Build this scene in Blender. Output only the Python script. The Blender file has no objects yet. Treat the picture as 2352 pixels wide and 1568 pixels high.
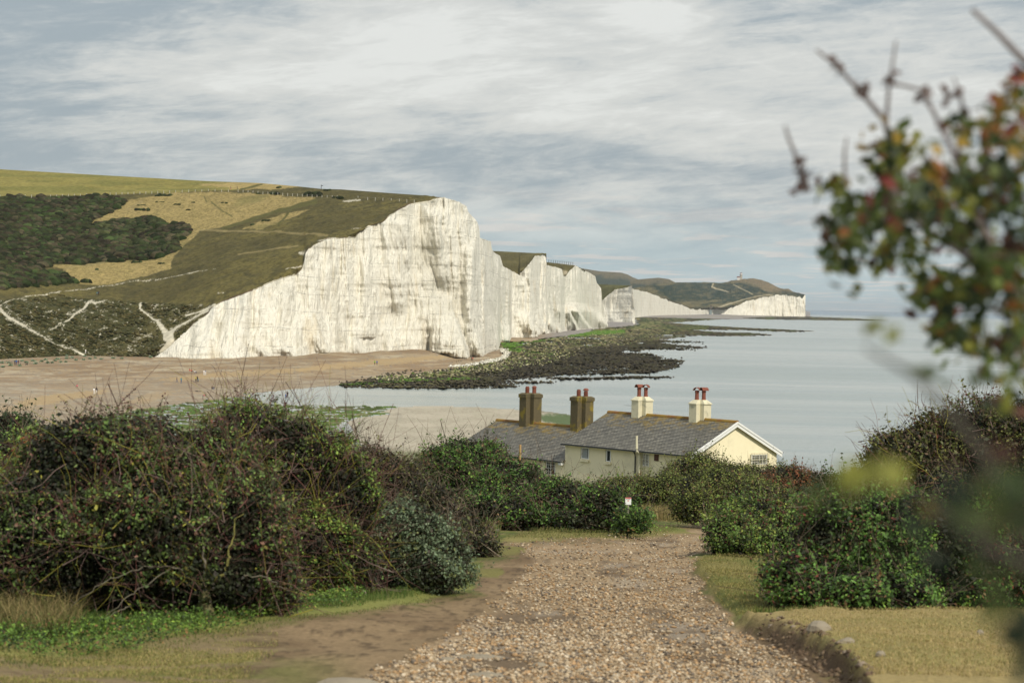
import bpy, bmesh, math, random
import numpy as np
from mathutils import Vector, Matrix, Euler
random.seed(7); rng = np.random.default_rng(11)
scene = bpy.context.scene
COL = scene.collection
# ------------------------------------------------------------------ camera geometry
H = 28.0; FOC = 4900.0; UC = 1176.0; VC = 784.0
ROLL = 0.0218
PITCH = math.atan(89.5*math.cos(ROLL)/FOC)
Fv = np.array([0, math.cos(PITCH), -math.sin(PITCH)])
U0 = np.array([0, math.sin(PITCH), math.cos(PITCH)])
Xv = np.array([1., 0, 0])
Rv = math.cos(ROLL)*Xv + math.sin(ROLL)*U0
Uv = math.cos(ROLL)*U0 - math.sin(ROLL)*Xv
def hz(u): return 694.5 + 0.0218*(np.asarray(u, float)-UC)
def ray(u, v):
    u = np.asarray(u, float); v = np.asarray(v, float)
    u, v = np.broadcast_arrays(u, v)
    return Fv + ((u-UC)/FOC)[..., None]*Rv - ((v-VC)/FOC)[..., None]*Uv
def P(u, v, Y):
    d = ray(u, v); s = np.asarray(Y, float)/d[..., 1]
    return d*s[..., None] + np.array([0, 0, H])
def PZ(u, v, z):
    d = ray(u, v); s = (np.asarray(z, float)-H)/d[..., 2]
    return d*s[..., None] + np.array([0, 0, H])
SL = 0.083; EYE = 1.7
def G(u, v):      # ray to the sloping ground near the viewpoint
    d = ray(u, v); s = -EYE/np.minimum(d[..., 2]+SL*d[..., 1], -1e-4)
    return d*s[..., None] + np.array([0, 0, H])
def proj(p):
    q = np.asarray(p, float) - np.array([0, 0, H])
    w = q@Fv
    return UC + FOC*(q@Rv)/w, VC - FOC*(q@Uv)/w
def zg(x, y):     # the sloping ground near the viewpoint
    y = np.asarray(y, float)
    z = H-EYE-SL*y
    far = 12.6 - (y-165)*0.075
    return np.where(y < 165, z, np.maximum(far, 0.5))
# ------------------------------------------------------------------ noise
def _h(ix, iy, iz, seed):
    n = (ix.astype(np.int64)*374761393 + iy.astype(np.int64)*668265263 + iz.astype(np.int64)*2147483647 + seed*974634777) & 0xFFFFFFFF
    n = ((n ^ (n >> 13))*1274126177) & 0xFFFFFFFF
    n = ((n ^ (n >> 16))*2246822519) & 0xFFFFFFFF
    n = n ^ (n >> 15)
    return (n & 0xFFFFFF)/float(0xFFFFFF)
def vn(x, y, z=0.0, seed=0):
    x, y, z = np.broadcast_arrays(np.asarray(x, float), np.asarray(y, float), np.asarray(z, float))
    ix, iy, iz = np.floor(x), np.floor(y), np.floor(z)
    fx, fy, fz = x-ix, y-iy, z-iz
    fx = fx*fx*(3-2*fx); fy = fy*fy*(3-2*fy); fz = fz*fz*(3-2*fz)
    r = 0
    for a in (0, 1):
        wx = fx if a else 1-fx
        for b in (0, 1):
            wy = fy if b else 1-fy
            for c in (0, 1):
                wz = fz if c else 1-fz
                r = r + wx*wy*wz*_h(ix+a, iy+b, iz+c, seed)
    return r
def fbm(x, y, z=0.0, o=4, seed=0):
    s = 0; a = .5; t = 0
    for i in range(o):
        s = s + a*vn(np.asarray(x)*2**i, np.asarray(y)*2**i, np.asarray(z)*2**i, seed+i*17); t += a; a *= .5
    return s/t
def ss(a, b, x):
    t = np.clip((np.asarray(x, float)-a)/(b-a), 0, 1); return t*t*(3-2*t)
def sdf(u, v, poly):
    """signed distance, negative inside"""
    u = np.asarray(u, float); v = np.asarray(v, float)
    d = np.full(u.shape, 1e18); ins = np.zeros(u.shape, bool)
    n = len(poly)
    for i in range(n):
        ax, ay = poly[i]; bx, by = poly[(i+1) % n]
        ex, ey = bx-ax, by-ay; L = ex*ex+ey*ey+1e-12
        t = np.clip(((u-ax)*ex+(v-ay)*ey)/L, 0, 1)
        d = np.minimum(d, (u-ax-t*ex)**2+(v-ay-t*ey)**2)
        if ay != by:
            c = ((ay > v) != (by > v)) & (u < (bx-ax)*(v-ay)/(by-ay)+ax)
            ins ^= c
    d = np.sqrt(d)
    return np.where(ins, -d, d)
def pline(u, v, pts):
    """distance minus half width to a polyline of (x, y, halfwidth)"""
    d = np.full(np.shape(u), 1e9)
    for (ax, ay, aw), (bx, by, bw) in zip(pts[:-1], pts[1:]):
        ex, ey = bx-ax, by-ay; L = ex*ex+ey*ey+1e-12
        t = np.clip(((u-ax)*ex+(v-ay)*ey)/L, 0, 1)
        q = np.sqrt((u-ax-t*ex)**2+(v-ay-t*ey)**2)-(aw+(bw-aw)*t)
        d = np.minimum(d, q)
    return d
def c1(pts): return [(x*.3418, 344.5+y*.3418)+tuple(w*.3418 for w in r) for x, y, *r in pts]
def c2(pts): return [(689+x*.3174, 401.9+y*.3174)+tuple(w*.3174 for w in r) for x, y, *r in pts]
def c3(pts): return [(1263.2+x*.293, 545.5+y*.293)+tuple(w*.293 for w in r) for x, y, *r in pts]
def c4(pts): return [(x*.3174, 746.5+y*.3174)+tuple(w*.3174 for w in r) for x, y, *r in pts]
def c5(pts): return [(1033.6+x*.3662, 832.6+y*.3662)+tuple(w*.3662 for w in r) for x, y, *r in pts]
def c6(pts): return [(1550.3+x*.1465, 602.9+y*.1465)+tuple(w*.1465 for w in r) for x, y, *r in pts]
def c7(pts): return [(689+x*.4883, 1091+y*.4883)+tuple(w*.4883 for w in r) for x, y, *r in pts]
def itp(pts):
    pts = sorted(pts); xs = [p[0] for p in pts]; ys = [p[1] for p in pts]
    return lambda u: np.interp(u, xs, ys)
def mixc(c, col, m):
    m = np.clip(m, 0, 1)[..., None]
    return c*(1-m)+np.asarray(col, float)*m
# ------------------------------------------------------------------ mesh helpers
def mesh_np(name, V, F, mat=None, parent=None, cols=None, smooth=False, link=True):
    V = np.asarray(V, np.float32).reshape(-1, 3); F = np.asarray(F, np.int32)
    me = bpy.data.meshes.new(name)
    k = F.shape[1]
    me.vertices.add(len(V)); me.vertices.foreach_set('co', V.ravel())
    me.loops.add(F.size); me.loops.foreach_set('vertex_index', F.ravel())
    me.polygons.add(len(F)); me.polygons.foreach_set('loop_start', np.arange(0, F.size, k, dtype=np.int32))
    me.polygons.foreach_set('loop_total', np.full(len(F), k, np.int32))
    if smooth: me.polygons.foreach_set('use_smooth', np.ones(len(F), bool))
    me.update(calc_edges=True)
    if cols is not None:
        a = me.color_attributes.new('Col', 'FLOAT_COLOR', 'POINT')
        c = np.ones((len(V), 4), np.float32); c[:, :3] = np.clip(np.asarray(cols).reshape(-1, 3), 0, 1)
        a.data.foreach_set('color', c.ravel())
    if mat is not None: me.materials.append(mat)
    o = bpy.data.objects.new(name, me)
    if link: COL.objects.link(o)
    if parent is not None: o.parent = parent
    return o
def grid_faces(nr, nc, mask=None):
    i = np.arange(nr-1)[:, None]*nc + np.arange(nc-1)[None, :]
    f = np.stack([i, i+1, i+nc+1, i+nc], -1)
    if mask is not None: f = f[mask]
    return f.reshape(-1, 4)
def compact(V, F, C=None):
    used = np.unique(F); m = np.zeros(len(V), np.int64); m[used] = np.arange(len(used))
    return V[used], m[F], (C[used] if C is not None else None)
class MB:
    def __init__(s): s.v = []; s.f = []
    def add(s, vs, fs):
        b = len(s.v); s.v += [tuple(p) for p in vs]; s.f += [tuple(i+b for i in f) for f in fs]; return s
    def box(s, x0, x1, y0, y1, z0, z1):
        return s.add([(x, y, z) for z in (z0, z1) for y in (y0, y1) for x in (x0, x1)],
                     [(0, 2, 3, 1), (4, 5, 7, 6), (0, 1, 5, 4), (2, 6, 7, 3), (0, 4, 6, 2), (1, 3, 7, 5)])
    def prism(s, poly, z0, z1, top=None):
        n = len(poly); t = top or poly
        return s.add([(x, y, z0) for x, y in poly]+[(x, y, z1) for x, y in t],
                     [tuple(range(n-1, -1, -1)), tuple(range(n, 2*n))]+[(i, (i+1) % n, n+(i+1) % n, n+i) for i in range(n)])
    def lathe(s, cx, cy, prof, n=14):
        k = len(prof); vs = []; fs = []
        for r, z in prof:
            for i in range(n): a = 2*math.pi*i/n; vs.append((cx+r*math.cos(a), cy+r*math.sin(a), z))
        for j in range(k-1):
            for i in range(n): fs.append((j*n+i, j*n+(i+1) % n, (j+1)*n+(i+1) % n, (j+1)*n+i))
        fs.append(tuple(range(n-1, -1, -1))); fs.append(tuple((k-1)*n+i for i in range(n)))
        return s.add(vs, fs)
    def tube(s, pts, r, n=6, r2=None):
        pts = [Vector(p) for p in pts]; vs = []; fs = []; r2 = r if r2 is None else r2
        for j, p in enumerate(pts):
            d = (pts[min(j+1, len(pts)-1)]-pts[max(j-1, 0)]).normalized()
            a = d.cross(Vector((0, 0, 1)))
            if a.length < .1: a = d.cross(Vector((1, 0, 0)))
            a.normalize(); b = d.cross(a); rr = r+(r2-r)*j/max(1, len(pts)-1)
            for i in range(n):
                t = 2*math.pi*i/n; vs.append(p+(a*math.cos(t)+b*math.sin(t))*rr)
        for j in range(len(pts)-1):
            for i in range(n): fs.append((j*n+i, j*n+(i+1) % n, (j+1)*n+(i+1) % n, (j+1)*n+i))
        fs.append(tuple(range(n-1, -1, -1))); fs.append(tuple((len(pts)-1)*n+i for i in range(n)))
        return s.add(vs, fs)
    def build(s, name, mat, parent=None, smooth=False):
        me = bpy.data.meshes.new(name); me.from_pydata(s.v, [], s.f); me.validate(); me.update()
        bm = bmesh.new(); bm.from_mesh(me); bmesh.ops.recalc_face_normals(bm, faces=bm.faces); bm.to_mesh(me); bm.free()
        if smooth: me.polygons.foreach_set('use_smooth', [True]*len(me.polygons))
        me.materials.append(mat)
        o = bpy.data.objects.new(name, me); COL.objects.link(o); o.parent = parent
        return o
def empty(name, loc=(0, 0, 0), rz=0):
    o = bpy.data.objects.new(name, None); COL.objects.link(o); o.location = tuple(float(c) for c in loc); o.rotation_euler.z = rz
    o.empty_display_size = .5; return o
def tag(o, label=None, cat=None, group=None, kind=None):
    if label: o['label'] = label
    if cat: o['category'] = cat
    if group: o['group'] = group
    if kind: o['kind'] = kind
    return o
def tubes_np(paths, r0, r1, cols, n=3):
    """many thin polylines: paths (k, m, 3) -> V, F, C"""
    k, m, _ = paths.shape
    d = np.gradient(paths, axis=1); d /= np.linalg.norm(d, axis=2, keepdims=True)+1e-9
    up = np.array([.31, .2, .93]); a = np.cross(d, up); a /= np.linalg.norm(a, axis=2, keepdims=True)+1e-9
    b = np.cross(d, a)
    tt = np.linspace(0, 1, m)[None, :, None]
    rr = np.asarray(r0).reshape(-1, 1, 1)*(1-tt)+np.asarray(r1).reshape(-1, 1, 1)*tt
    ring = np.stack([paths+(a*math.cos(2*math.pi*i/n)+b*math.sin(2*math.pi*i/n))*rr for i in range(n)], 2)
    V = ring.reshape(-1, 3)
    base = (np.arange(k)*m*n)[:, None, None]+(np.arange(m-1)*n)[None, :, None]
    i = np.arange(n)[None, None, :]; j = (i+1) % n
    F = np.stack([base+i, base+j, base+n+j, base+n+i], -1).reshape(-1, 4)
    C = np.repeat(np.asarray(cols), m*n, axis=0)
    return V, F, C
# ------------------------------------------------------------------ materials
def newmat(name):
    m = bpy.data.materials.new(name); m.use_nodes = True; nt = m.node_tree; nt.nodes.clear()
    out = nt.nodes.new('ShaderNodeOutputMaterial'); b = nt.nodes.new('ShaderNodeBsdfPrincipled')
    nt.links.new(b.outputs[0], out.inputs[0]); return m, nt, b, out
def N(nt, t, **kw):
    n = nt.nodes.new(t)
    for k, v in kw.items():
        if k[0] == '_': n.inputs[k[1:].replace('_', ' ')].default_value = v
        else: setattr(n, k, v)
    return n
def L(nt, a, b): nt.links.new(a, b)
def math_(nt, op, a, b=None, c=None, clamp=False):
    n = nt.nodes.new('ShaderNodeMath'); n.operation = op; n.use_clamp = clamp
    for i, x in enumerate((a, b, c)):
        if x is None: continue
        if isinstance(x, (int, float)): n.inputs[i].default_value = x
        else: nt.links.new(x, n.inputs[i])
    return n.outputs[0]
def mix_(nt, fac, a, b, blend='MIX'):
    n = nt.nodes.new('ShaderNodeMix'); n.data_type = 'RGBA'; n.blend_type = blend
    for i, x in ((0, fac), (6, a), (7, b)):
        if isinstance(x, (int, float)): n.inputs[i].default_value = x
        elif isinstance(x, tuple): n.inputs[i].default_value = tuple(x)+(1,)*(4-len(x))
        else: nt.links.new(x, n.inputs[i])
    return n.outputs[2]
def coords(nt, scale=(1, 1, 1), rot=(0, 0, 0)):
    tc = nt.nodes.new('ShaderNodeTexCoord'); mp = nt.nodes.new('ShaderNodeMapping')
    mp.inputs['Scale'].default_value = scale; mp.inputs['Rotation'].default_value = rot
    nt.links.new(tc.outputs['Object'], mp.inputs[0]); return mp.outputs[0]
def noise(nt, vec, scale=1, detail=4, rough=.55, dist=0):
    n = nt.nodes.new('ShaderNodeTexNoise'); n.inputs['Scale'].default_value = scale; n.inputs['Detail'].default_value = detail
    n.inputs['Roughness'].default_value = rough; n.inputs['Distortion'].default_value = dist
    nt.links.new(vec, n.inputs[0]); return n.outputs[0]
def ramp(nt, fac, a, b):
    n = nt.nodes.new('ShaderNodeMapRange'); n.inputs[1].default_value = a; n.inputs[2].default_value = b
    n.interpolation_type = 'SMOOTHSTEP'; nt.links.new(fac, n.inputs[0]); return n.outputs[0]
def bump(nt, b, h, strength, dist):
    n = nt.nodes.new('ShaderNodeBump'); n.inputs['Strength'].default_value = strength; n.inputs['Distance'].default_value = dist
    nt.links.new(h, n.inputs['Height']); nt.links.new(n.outputs[0], b.inputs['Normal'])
def mat_attr(name, rough=.85, n1=(1, .5), n2=(8, .4), bmp=(8, .3, .05), stretch=(1, 1, 1), spec=.25):
    m, nt, b, _ = newmat(name)
    at = N(nt, 'ShaderNodeAttribute', attribute_name='Col'); co = coords(nt, stretch)
    f1 = noise(nt, co, n1[0], 4); f2 = noise(nt, co, n2[0], 3)
    k = math_(nt, 'ADD', math_(nt, 'MULTIPLY_ADD', f1, n1[1]*2, 1-n1[1]), math_(nt, 'MULTIPLY_ADD', f2, n2[1]*2, -n2[1]))
    cc = N(nt, 'ShaderNodeVectorMath', operation='SCALE'); L(nt, at.outputs[0], cc.inputs[0]); L(nt, k, cc.inputs['Scale'])
    L(nt, cc.outputs[0], b.inputs['Base Color']); b.inputs['Roughness'].default_value = rough
    b.inputs['Specular IOR Level'].default_value = spec
    if bmp: bump(nt, b, noise(nt, co, bmp[0], 5, .6), bmp[1], bmp[2])
    return m
def mat_plain(name, col, rough=.7, var=.15, scale=6, bmp=None, metal=0, stain=None, spec=.3):
    m, nt, b, _ = newmat(name); co = coords(nt)
    f = noise(nt, co, scale, 5)
    k = math_(nt, 'MULTIPLY_ADD', f, var*2, 1-var)
    c = N(nt, 'ShaderNodeVectorMath', operation='SCALE'); c.inputs[0].default_value = col; L(nt, k, c.inputs['Scale'])
    o = c.outputs[0]
    if stain:
        scol, sc, lo, hi, amt = stain
        o = mix_(nt, math_(nt, 'MULTIPLY', ramp(nt, noise(nt, co, sc, 5, .6), lo, hi), amt), o, scol)
    L(nt, o, b.inputs['Base Color']); b.inputs['Roughness'].default_value = rough; b.inputs['Metallic'].default_value = metal
    b.inputs['Specular IOR Level'].default_value = spec
    if bmp: bump(nt, b, noise(nt, co, bmp[0], 4), bmp[1], bmp[2])
    return m
def mat_leaf(name, trans=.22, rough=.55, spec=.25):
    m, nt, b, out = newmat(name)
    at = N(nt, 'ShaderNodeAttribute', attribute_name='Col')
    L(nt, at.outputs[0], b.inputs['Base Color']); b.inputs['Roughness'].default_value = rough; b.inputs['Specular IOR Level'].default_value = spec
    t = N(nt, 'ShaderNodeBsdfTranslucent'); L(nt, at.outputs[0], t.inputs[0])
    mx = N(nt, 'ShaderNodeMixShader'); mx.inputs[0].default_value = trans
    L(nt, b.outputs[0], mx.inputs[1]); L(nt, t.outputs[0], mx.inputs[2]); L(nt, mx.outputs[0], out.inputs[0])
    return m
def mat_chalk():
    m, nt, b, _ = newmat('chalk')
    co = coords(nt)
    base = (.82, .785, .68)
    big = noise(nt, coords(nt, (.02, .012, .02)), 1, 4, .6)
    fl = noise(nt, coords(nt, (.16, .05, .018)), 1, 6, .65, .4)
    fl2 = noise(nt, coords(nt, (.6, .2, .07)), 1, 5, .7, .3)
    c = mix_(nt, math_(nt, 'MULTIPLY', ramp(nt, big, .52, .72), .4), base, (.52, .49, .395))
    c = mix_(nt, math_(nt, 'MULTIPLY', ramp(nt, fl, .53, .65), .42), c, (.46, .43, .34))
    gp = noise(nt, coords(nt, (.035, .02, .028)), 1, 6, .72)
    c = mix_(nt, math_(nt, 'MULTIPLY', ramp(nt, gp, .57, .67), .20), c, (.40, .385, .30))
    fl3 = noise(nt, coords(nt, (1.1, .35, .045)), 1, 4, .65, .2)
    c = mix_(nt, math_(nt, 'MULTIPLY', ramp(nt, fl3, .54, .66), .28), c, (.50, .47, .38))
    c = mix_(nt, math_(nt, 'MULTIPLY', ramp(nt, fl2, .55, .72), .55), c, (.34, .32, .25))
    och = noise(nt, coords(nt, (.10, .04, .012), (0, 0, .5)), 1.3, 4, .6)
    c = mix_(nt, math_(nt, 'MULTIPLY', ramp(nt, och, .56, .70), .35), c, (.58, .45, .25))
    fine = noise(nt, coords(nt, (1.2, .5, .5)), 1, 4, .7)
    c = mix_(nt, math_(nt, 'MULTIPLY', ramp(nt, fine, .56, .75), .28), c, (.36, .34, .28))
    # flint seams
    sp = N(nt, 'ShaderNodeSeparateXYZ'); L(nt, co, sp.inputs[0])
    w = noise(nt, coords(nt, (.02, .01, .0)), 1, 5, .6)
    zz = math_(nt, 'ADD', math_(nt, 'ADD', sp.outputs[2], math_(nt, 'MULTIPLY', sp.outputs[0], .02)), math_(nt, 'ADD', math_(nt, 'MULTIPLY', w, 6.0), math_(nt, 'MULTIPLY', noise(nt, coords(nt, (.35, .15, .1)), 1, 2, .5), .7)))
    for per, th, amt in ((7.9, .030, .75), (2.7, .05, .28)):
        fr = math_(nt, 'FRACT', math_(nt, 'DIVIDE', zz, per))
        ln = ramp(nt, fr, th, th*.35)
        brk = ramp(nt, noise(nt, coords(nt, (.07, .03, .05)), 1, 5, .75), .47, .55)
        c = mix_(nt, math_(nt, 'MULTIPLY', math_(nt, 'MULTIPLY', ln, brk), amt), c, (.12, .11, .09))
    L(nt, c, b.inputs['Base Color']); b.inputs['Roughness'].default_value = .9; b.inputs['Specular IOR Level'].default_value = .1
    h = math_(nt, 'ADD', math_(nt, 'MULTIPLY', math_(nt, 'ADD', fl2, fl3), .9), math_(nt, 'ADD', math_(nt, 'MULTIPLY', fl, 2.0), math_(nt, 'MULTIPLY', fine, .5)))
    bump(nt, b, h, .8, 2.6)
    return m
# ================================================================== world, sun, camera
w = bpy.data.worlds.new('World'); scene.world = w; w.use_nodes = True
nt = w.node_tree; nt.nodes.clear()
out = nt.nodes.new('ShaderNodeOutputWorld'); bg = nt.nodes.new('ShaderNodeBackground'); L(nt, bg.outputs[0], out.inputs[0])
SUN_EL = math.radians(44); SUN_AZ = math.radians(149)      # azimuth clockwise from +Y (view), sun over the sea to the right and a little behind
sky = N(nt, 'ShaderNodeTexSky', sky_type='NISHITA', sun_disc=False, sun_elevation=SUN_EL, sun_rotation=SUN_AZ, air_density=1.2, dust_density=2.0)
tc = nt.nodes.new('ShaderNodeTexCoord'); sx = nt.nodes.new('ShaderNodeSeparateXYZ'); L(nt, tc.outputs['Generated'], sx.inputs[0])
X, Y_, Z = sx.outputs
Zc = math_(nt, 'MAXIMUM', Z, 0.0)
def planar(den, sx_, sy_, off=0.0):
    d = math_(nt, 'ADD', Zc, den)
    cx = nt.nodes.new('ShaderNodeCombineXYZ')
    L(nt, math_(nt, 'MULTIPLY', math_(nt, 'DIVIDE', X, d), sx_), cx.inputs[0]); L(nt, math_(nt, 'MULTIPLY', math_(nt, 'DIVIDE', Y_, d), sy_), cx.inputs[1])
    cx.inputs[2].default_value = off; return cx.outputs[0]
n_big = noise(nt, planar(.10, .9, .9, 3.1), 1.0, 3, .5, .6)
def dirs(a, c_, off):
    cx = nt.nodes.new('ShaderNodeCombineXYZ'); L(nt, math_(nt, 'MULTIPLY', X, a), cx.inputs[0]); L(nt, math_(nt, 'MULTIPLY_ADD', X, -c_*.10, math_(nt, 'MULTIPLY', Z, c_)), cx.inputs[1]); cx.inputs[2].default_value = off
    return cx.outputs[0]
n_mid = noise(nt, dirs(8, 34, 4.4), 1.0, 10, .66, .35)
n_rip = noise(nt, dirs(30, 150, 2.3), 1.0, 6, .68, .4)
def gauss(x0, z0, wx, wz):
    a = math_(nt, 'POWER', math_(nt, 'DIVIDE', math_(nt, 'SUBTRACT', X, x0), wx), 2.0)
    b_ = math_(nt, 'POWER', math_(nt, 'DIVIDE', math_(nt, 'SUBTRACT', Z, z0), wz), 2.0)
    return math_(nt, 'EXPONENT', math_(nt, 'MULTIPLY', math_(nt, 'ADD', a, b_), -1.0))
light = math_(nt, 'MULTIPLY', n_big, .55)
light = math_(nt, 'ADD', light, math_(nt, 'MULTIPLY', n_mid, .80))
light = math_(nt, 'ADD', light, math_(nt, 'MULTIPLY', n_rip, .52))
for g, k in ((gauss(-.06, .100, .12, .040), .17), (gauss(.064, .134, .028, .010), .34), (gauss(.12, .095, .1, .03), .05), (gauss(-.25, .08, .07, .07), -.17),
             (gauss(-.15, .140, .07, .012), -.14), (gauss(-.08, .052, .10, .013), -.10), (gauss(.045, .038, .06, .007), -.13), (gauss(.10, .066, .05, .012), -.09),
             (gauss(.19, .105, .06, .04), .04), (gauss(.02, .033, .05, .003), .10)):
    light = math_(nt, 'ADD', light, math_(nt, 'MULTIPLY', g, k))
t = ramp(nt, light, .76, 1.10)
dark = (3.7, 4.3, 4.7); pale = (6.9, 7.0, 6.75); white = (8.0, 8.1, 7.8)
cl = mix_(nt, math_(nt, 'MULTIPLY', t, 1.0), dark, pale)
cl = mix_(nt, ramp(nt, light, 1.06, 1.22), cl, white)
# the sky clears to pale blue near the horizon with small far cumulus
low = ramp(nt, Z, .065, .008)
far_n = noise(nt, planar(.012, .30, .12, 5.0), 2.6, 6, .6, .5)
lowcol = mix_(nt, ramp(nt, far_n, .50, .62), (5.0, 6.2, 6.5), (7.4, 7.2, 6.8))
cl = mix_(nt, math_(nt, 'MULTIPLY', low, .8), cl, lowcol)
col = mix_(nt, .93, sky.outputs[0], cl)
hi = math_(nt, 'MULTIPLY_ADD', ramp(nt, Z, .16, .75), .35, 1.0)
sc = N(nt, 'ShaderNodeVectorMath', operation='SCALE'); L(nt, col, sc.inputs[0]); L(nt, hi, sc.inputs['Scale'])
L(nt, sc.outputs[0], bg.inputs[0]); bg.inputs[1].default_value = 0.1

sd = bpy.data.lights.new('sun', 'SUN'); sd.energy = 3.7; sd.angle = math.radians(4); sd.color = (1, .93, .80)
so = bpy.data.objects.new('sun', sd); COL.objects.link(so)
dirv = Vector((math.sin(SUN_AZ)*math.cos(SUN_EL), math.cos(SUN_AZ)*math.cos(SUN_EL), math.sin(SUN_EL)))
so.rotation_euler = dirv.to_track_quat('Z', 'Y').to_euler(); so.location = (40, -40, 120)

cd = bpy.data.cameras.new('camera'); cd.lens = 75.0; cd.sensor_width = 36; cd.clip_start = .1; cd.clip_end = 90000
cam = bpy.data.objects.new('camera', cd); COL.objects.link(cam)
M = Matrix.Identity(4)
for i in range(3): M[i][0] = Rv[i]; M[i][1] = Uv[i]; M[i][2] = -Fv[i]
M[2][3] = H
cam.matrix_world = M
cd.dof.use_dof = True; cd.dof.focus_distance = 260; cd.dof.aperture_fstop = 4.0
scene.camera = cam
scene.view_settings.view_transform = 'Standard'; scene.view_settings.look = 'None'
scene.view_settings.exposure = 0; scene.view_settings.gamma = 1
scene.render.engine = 'CYCLES'
# ================================================================== materials
M_chalk = mat_chalk()
M_turf = mat_attr('downland turf', .95, (.05, .22), (.4, .55), (.6, .5, .6), spec=.05)
M_far = mat_attr('far downland', .95, (.01, .3), (.08, .35), (.08, .6, 4), spec=.05)
M_shingle = mat_attr('shingle', .9, (.08, .12), (1.2, .30), (2.0, .6, .25), spec=.15)
M_reef = mat_attr('reef', .95, (.25, .45), (1.3, .5), (1.2, .8, .5), spec=.05)
M_leaf = mat_leaf('leaf'); M_leafn = mat_leaf('leaf near', .35)
M_bark = mat_attr('bark', .9, (3, .3), (30, .3), (25, .5, .01), spec=.1)
M_rock = mat_attr('loose rock', .85, (1, .2), (5, .2), None, spec=.2)
# sea
M_sea, nt, b, _ = newmat('sea')
co = coords(nt)
s1 = noise(nt, coords(nt, (.0012, .006, 1)), 1, 5, .6, .4)
s2 = noise(nt, coords(nt, (.004, .03, 1)), 1, 5, .65)
shore = N(nt, 'ShaderNodeSeparateXYZ'); L(nt, co, shore.inputs[0])
base = mix_(nt, ramp(nt, s1, .38, .62), (.25, .29, .28), (.35, .375, .36))
base = mix_(nt, ramp(nt, s2, .48, .62), base, (.28, .32, .315))
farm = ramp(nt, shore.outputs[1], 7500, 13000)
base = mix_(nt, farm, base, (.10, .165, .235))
L(nt, base, b.inputs['Base Color']); b.inputs['Roughness'].default_value = .22; b.inputs['IOR'].default_value = 1.33
wv = math_(nt, 'ADD', noise(nt, coords(nt, (.35, 1.1, 1), (0, 0, .15)), 1, 5, .65), math_(nt, 'MULTIPLY', noise(nt, coords(nt, (.02, .09, 1), (0, 0, -.1)), 1, 3, .5), 3.0))
bump(nt, b, wv, 1.0, .7)
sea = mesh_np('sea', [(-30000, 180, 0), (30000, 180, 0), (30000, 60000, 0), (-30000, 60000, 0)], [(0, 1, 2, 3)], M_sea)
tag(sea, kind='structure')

# ================================================================== chalk cliffs
A_top = itp([(355, 820)]+c1([(1130,1330),(1200,1260),(1290,1180),(1400,1100),(1425,1060),(1500,1020),(1620,975),(1730,935),(1790,905),(1880,870),(1990,842),(2030,800),(2045,750),(2052,700),(2075,665),(2130,632),(2200,600)])
            + c2([(300,462),(400,455),(430,420),(510,370),(590,350),(650,300),(740,240),(790,218),(890,208),(960,185),(1010,168),(1050,165),(1130,185),(1205,225),(1218,270),(1285,340),(1300,400),(1303,456),(1382,480),(1388,530),(1400,556),(1448,585),(1470,660),(1560,710),(1630,740),(1700,760)]))
A_foot = itp([(355,820),(410,819.6),(437,823),(506,821),(554,819.6),(610,817),(618.6,819),(623,815),(675,816),(683.6,821),(689,814.5)]+
             c2([(150,1282),(205,1284),(215,1275),(380,1280),(400,1290),(475,1292),(500,1270),(640,1268),(720,1272),(730,1260),(870,1255),(950,1268),(1080,1310),(1212,1326),(1222,1290),(1325,1310),(1345,1270),(1400,1266),(1438,1255),(1446,1192),(1520,1200),(1530,1172),(1630,1178),(1700,1172)]))
A_Y = itp([(355,880),(450,885),(560,900),(690,930),(755,955),(850,995),(917,1018),(965,1030),(990,1034),(1032,1042),(1073,1050),(1095,1070),(1111,1100),(1125,1150),(1145,1230),(1149,1450),(1171,1490),(1175,1620),(1216,1640),(1240,1700)])
B_top = itp([(1180,640),(1194,629),(1203,620),(1215,606),(1222,597),(1228,588),(1254,583.5),(1255.6,608),(1270,612),(1291,618),(1294,634),(1300,634),(1308,621),(1321,610),(1343,621),(1367,633),(1371,649.5),(1381,662),(1383,692),(1397,748)])
B_foot = itp([(1180,772),(1216,775)]+c2([(1700,1152),(1728,1156),(1745,1142),(1790,1150),(1800,1132),(1880,1142),(1890,1130),(1920,1132),(1930,1118),(2008,1127),(2020,1110),(2092,1117),(2110,1105),(2150,1105),(2230,1100)]))
B_Y = itp([(1180,1700),(1215,1700),(1240,1800),(1254,1830),(1257,1850),(1286,1950),(1298,2060),(1327,2130),(1352,2270),(1371,2420),(1397,2520)])
D_top = itp([(1370,700),(1383,689),(1395,679),(1412,666),(1436,660),(1451,657),(1453,666),(1456,690),(1459,741)])
D_foot = itp([(1370,737),(1395,737.4),(1427,739),(1458,742)])
D_Y = itp([(1370,3140),(1395,3130),(1458,3080)])
E_top = itp([(1440,662),(1453.6,664),(1474,668),(1503.5,677),(1533,689),(1556,699),(1574,704),(1588,709.6),(1609,711),(1641,711.5),(1664,710.5),(1688,702),(1711,693.5),(1732,687.6),(1755,681.7),(1787,678),(1811,678.5),(1831,682.5),(1843,683.5),(1850,678)])
E_foot = itp([(1440,728.5),(1455,728),(1480,725.7),(1533,723.6),(1593,722.8),(1641,721),(1703,724),(1776,725),(1848.6,726.6)])
E_Y = itp([(1440,4500),(1455,4650),(1480,5100),(1533,5900),(1593,6600),(1641,7200),(1703,7350),(1776,7450),(1850,7500)])
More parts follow.
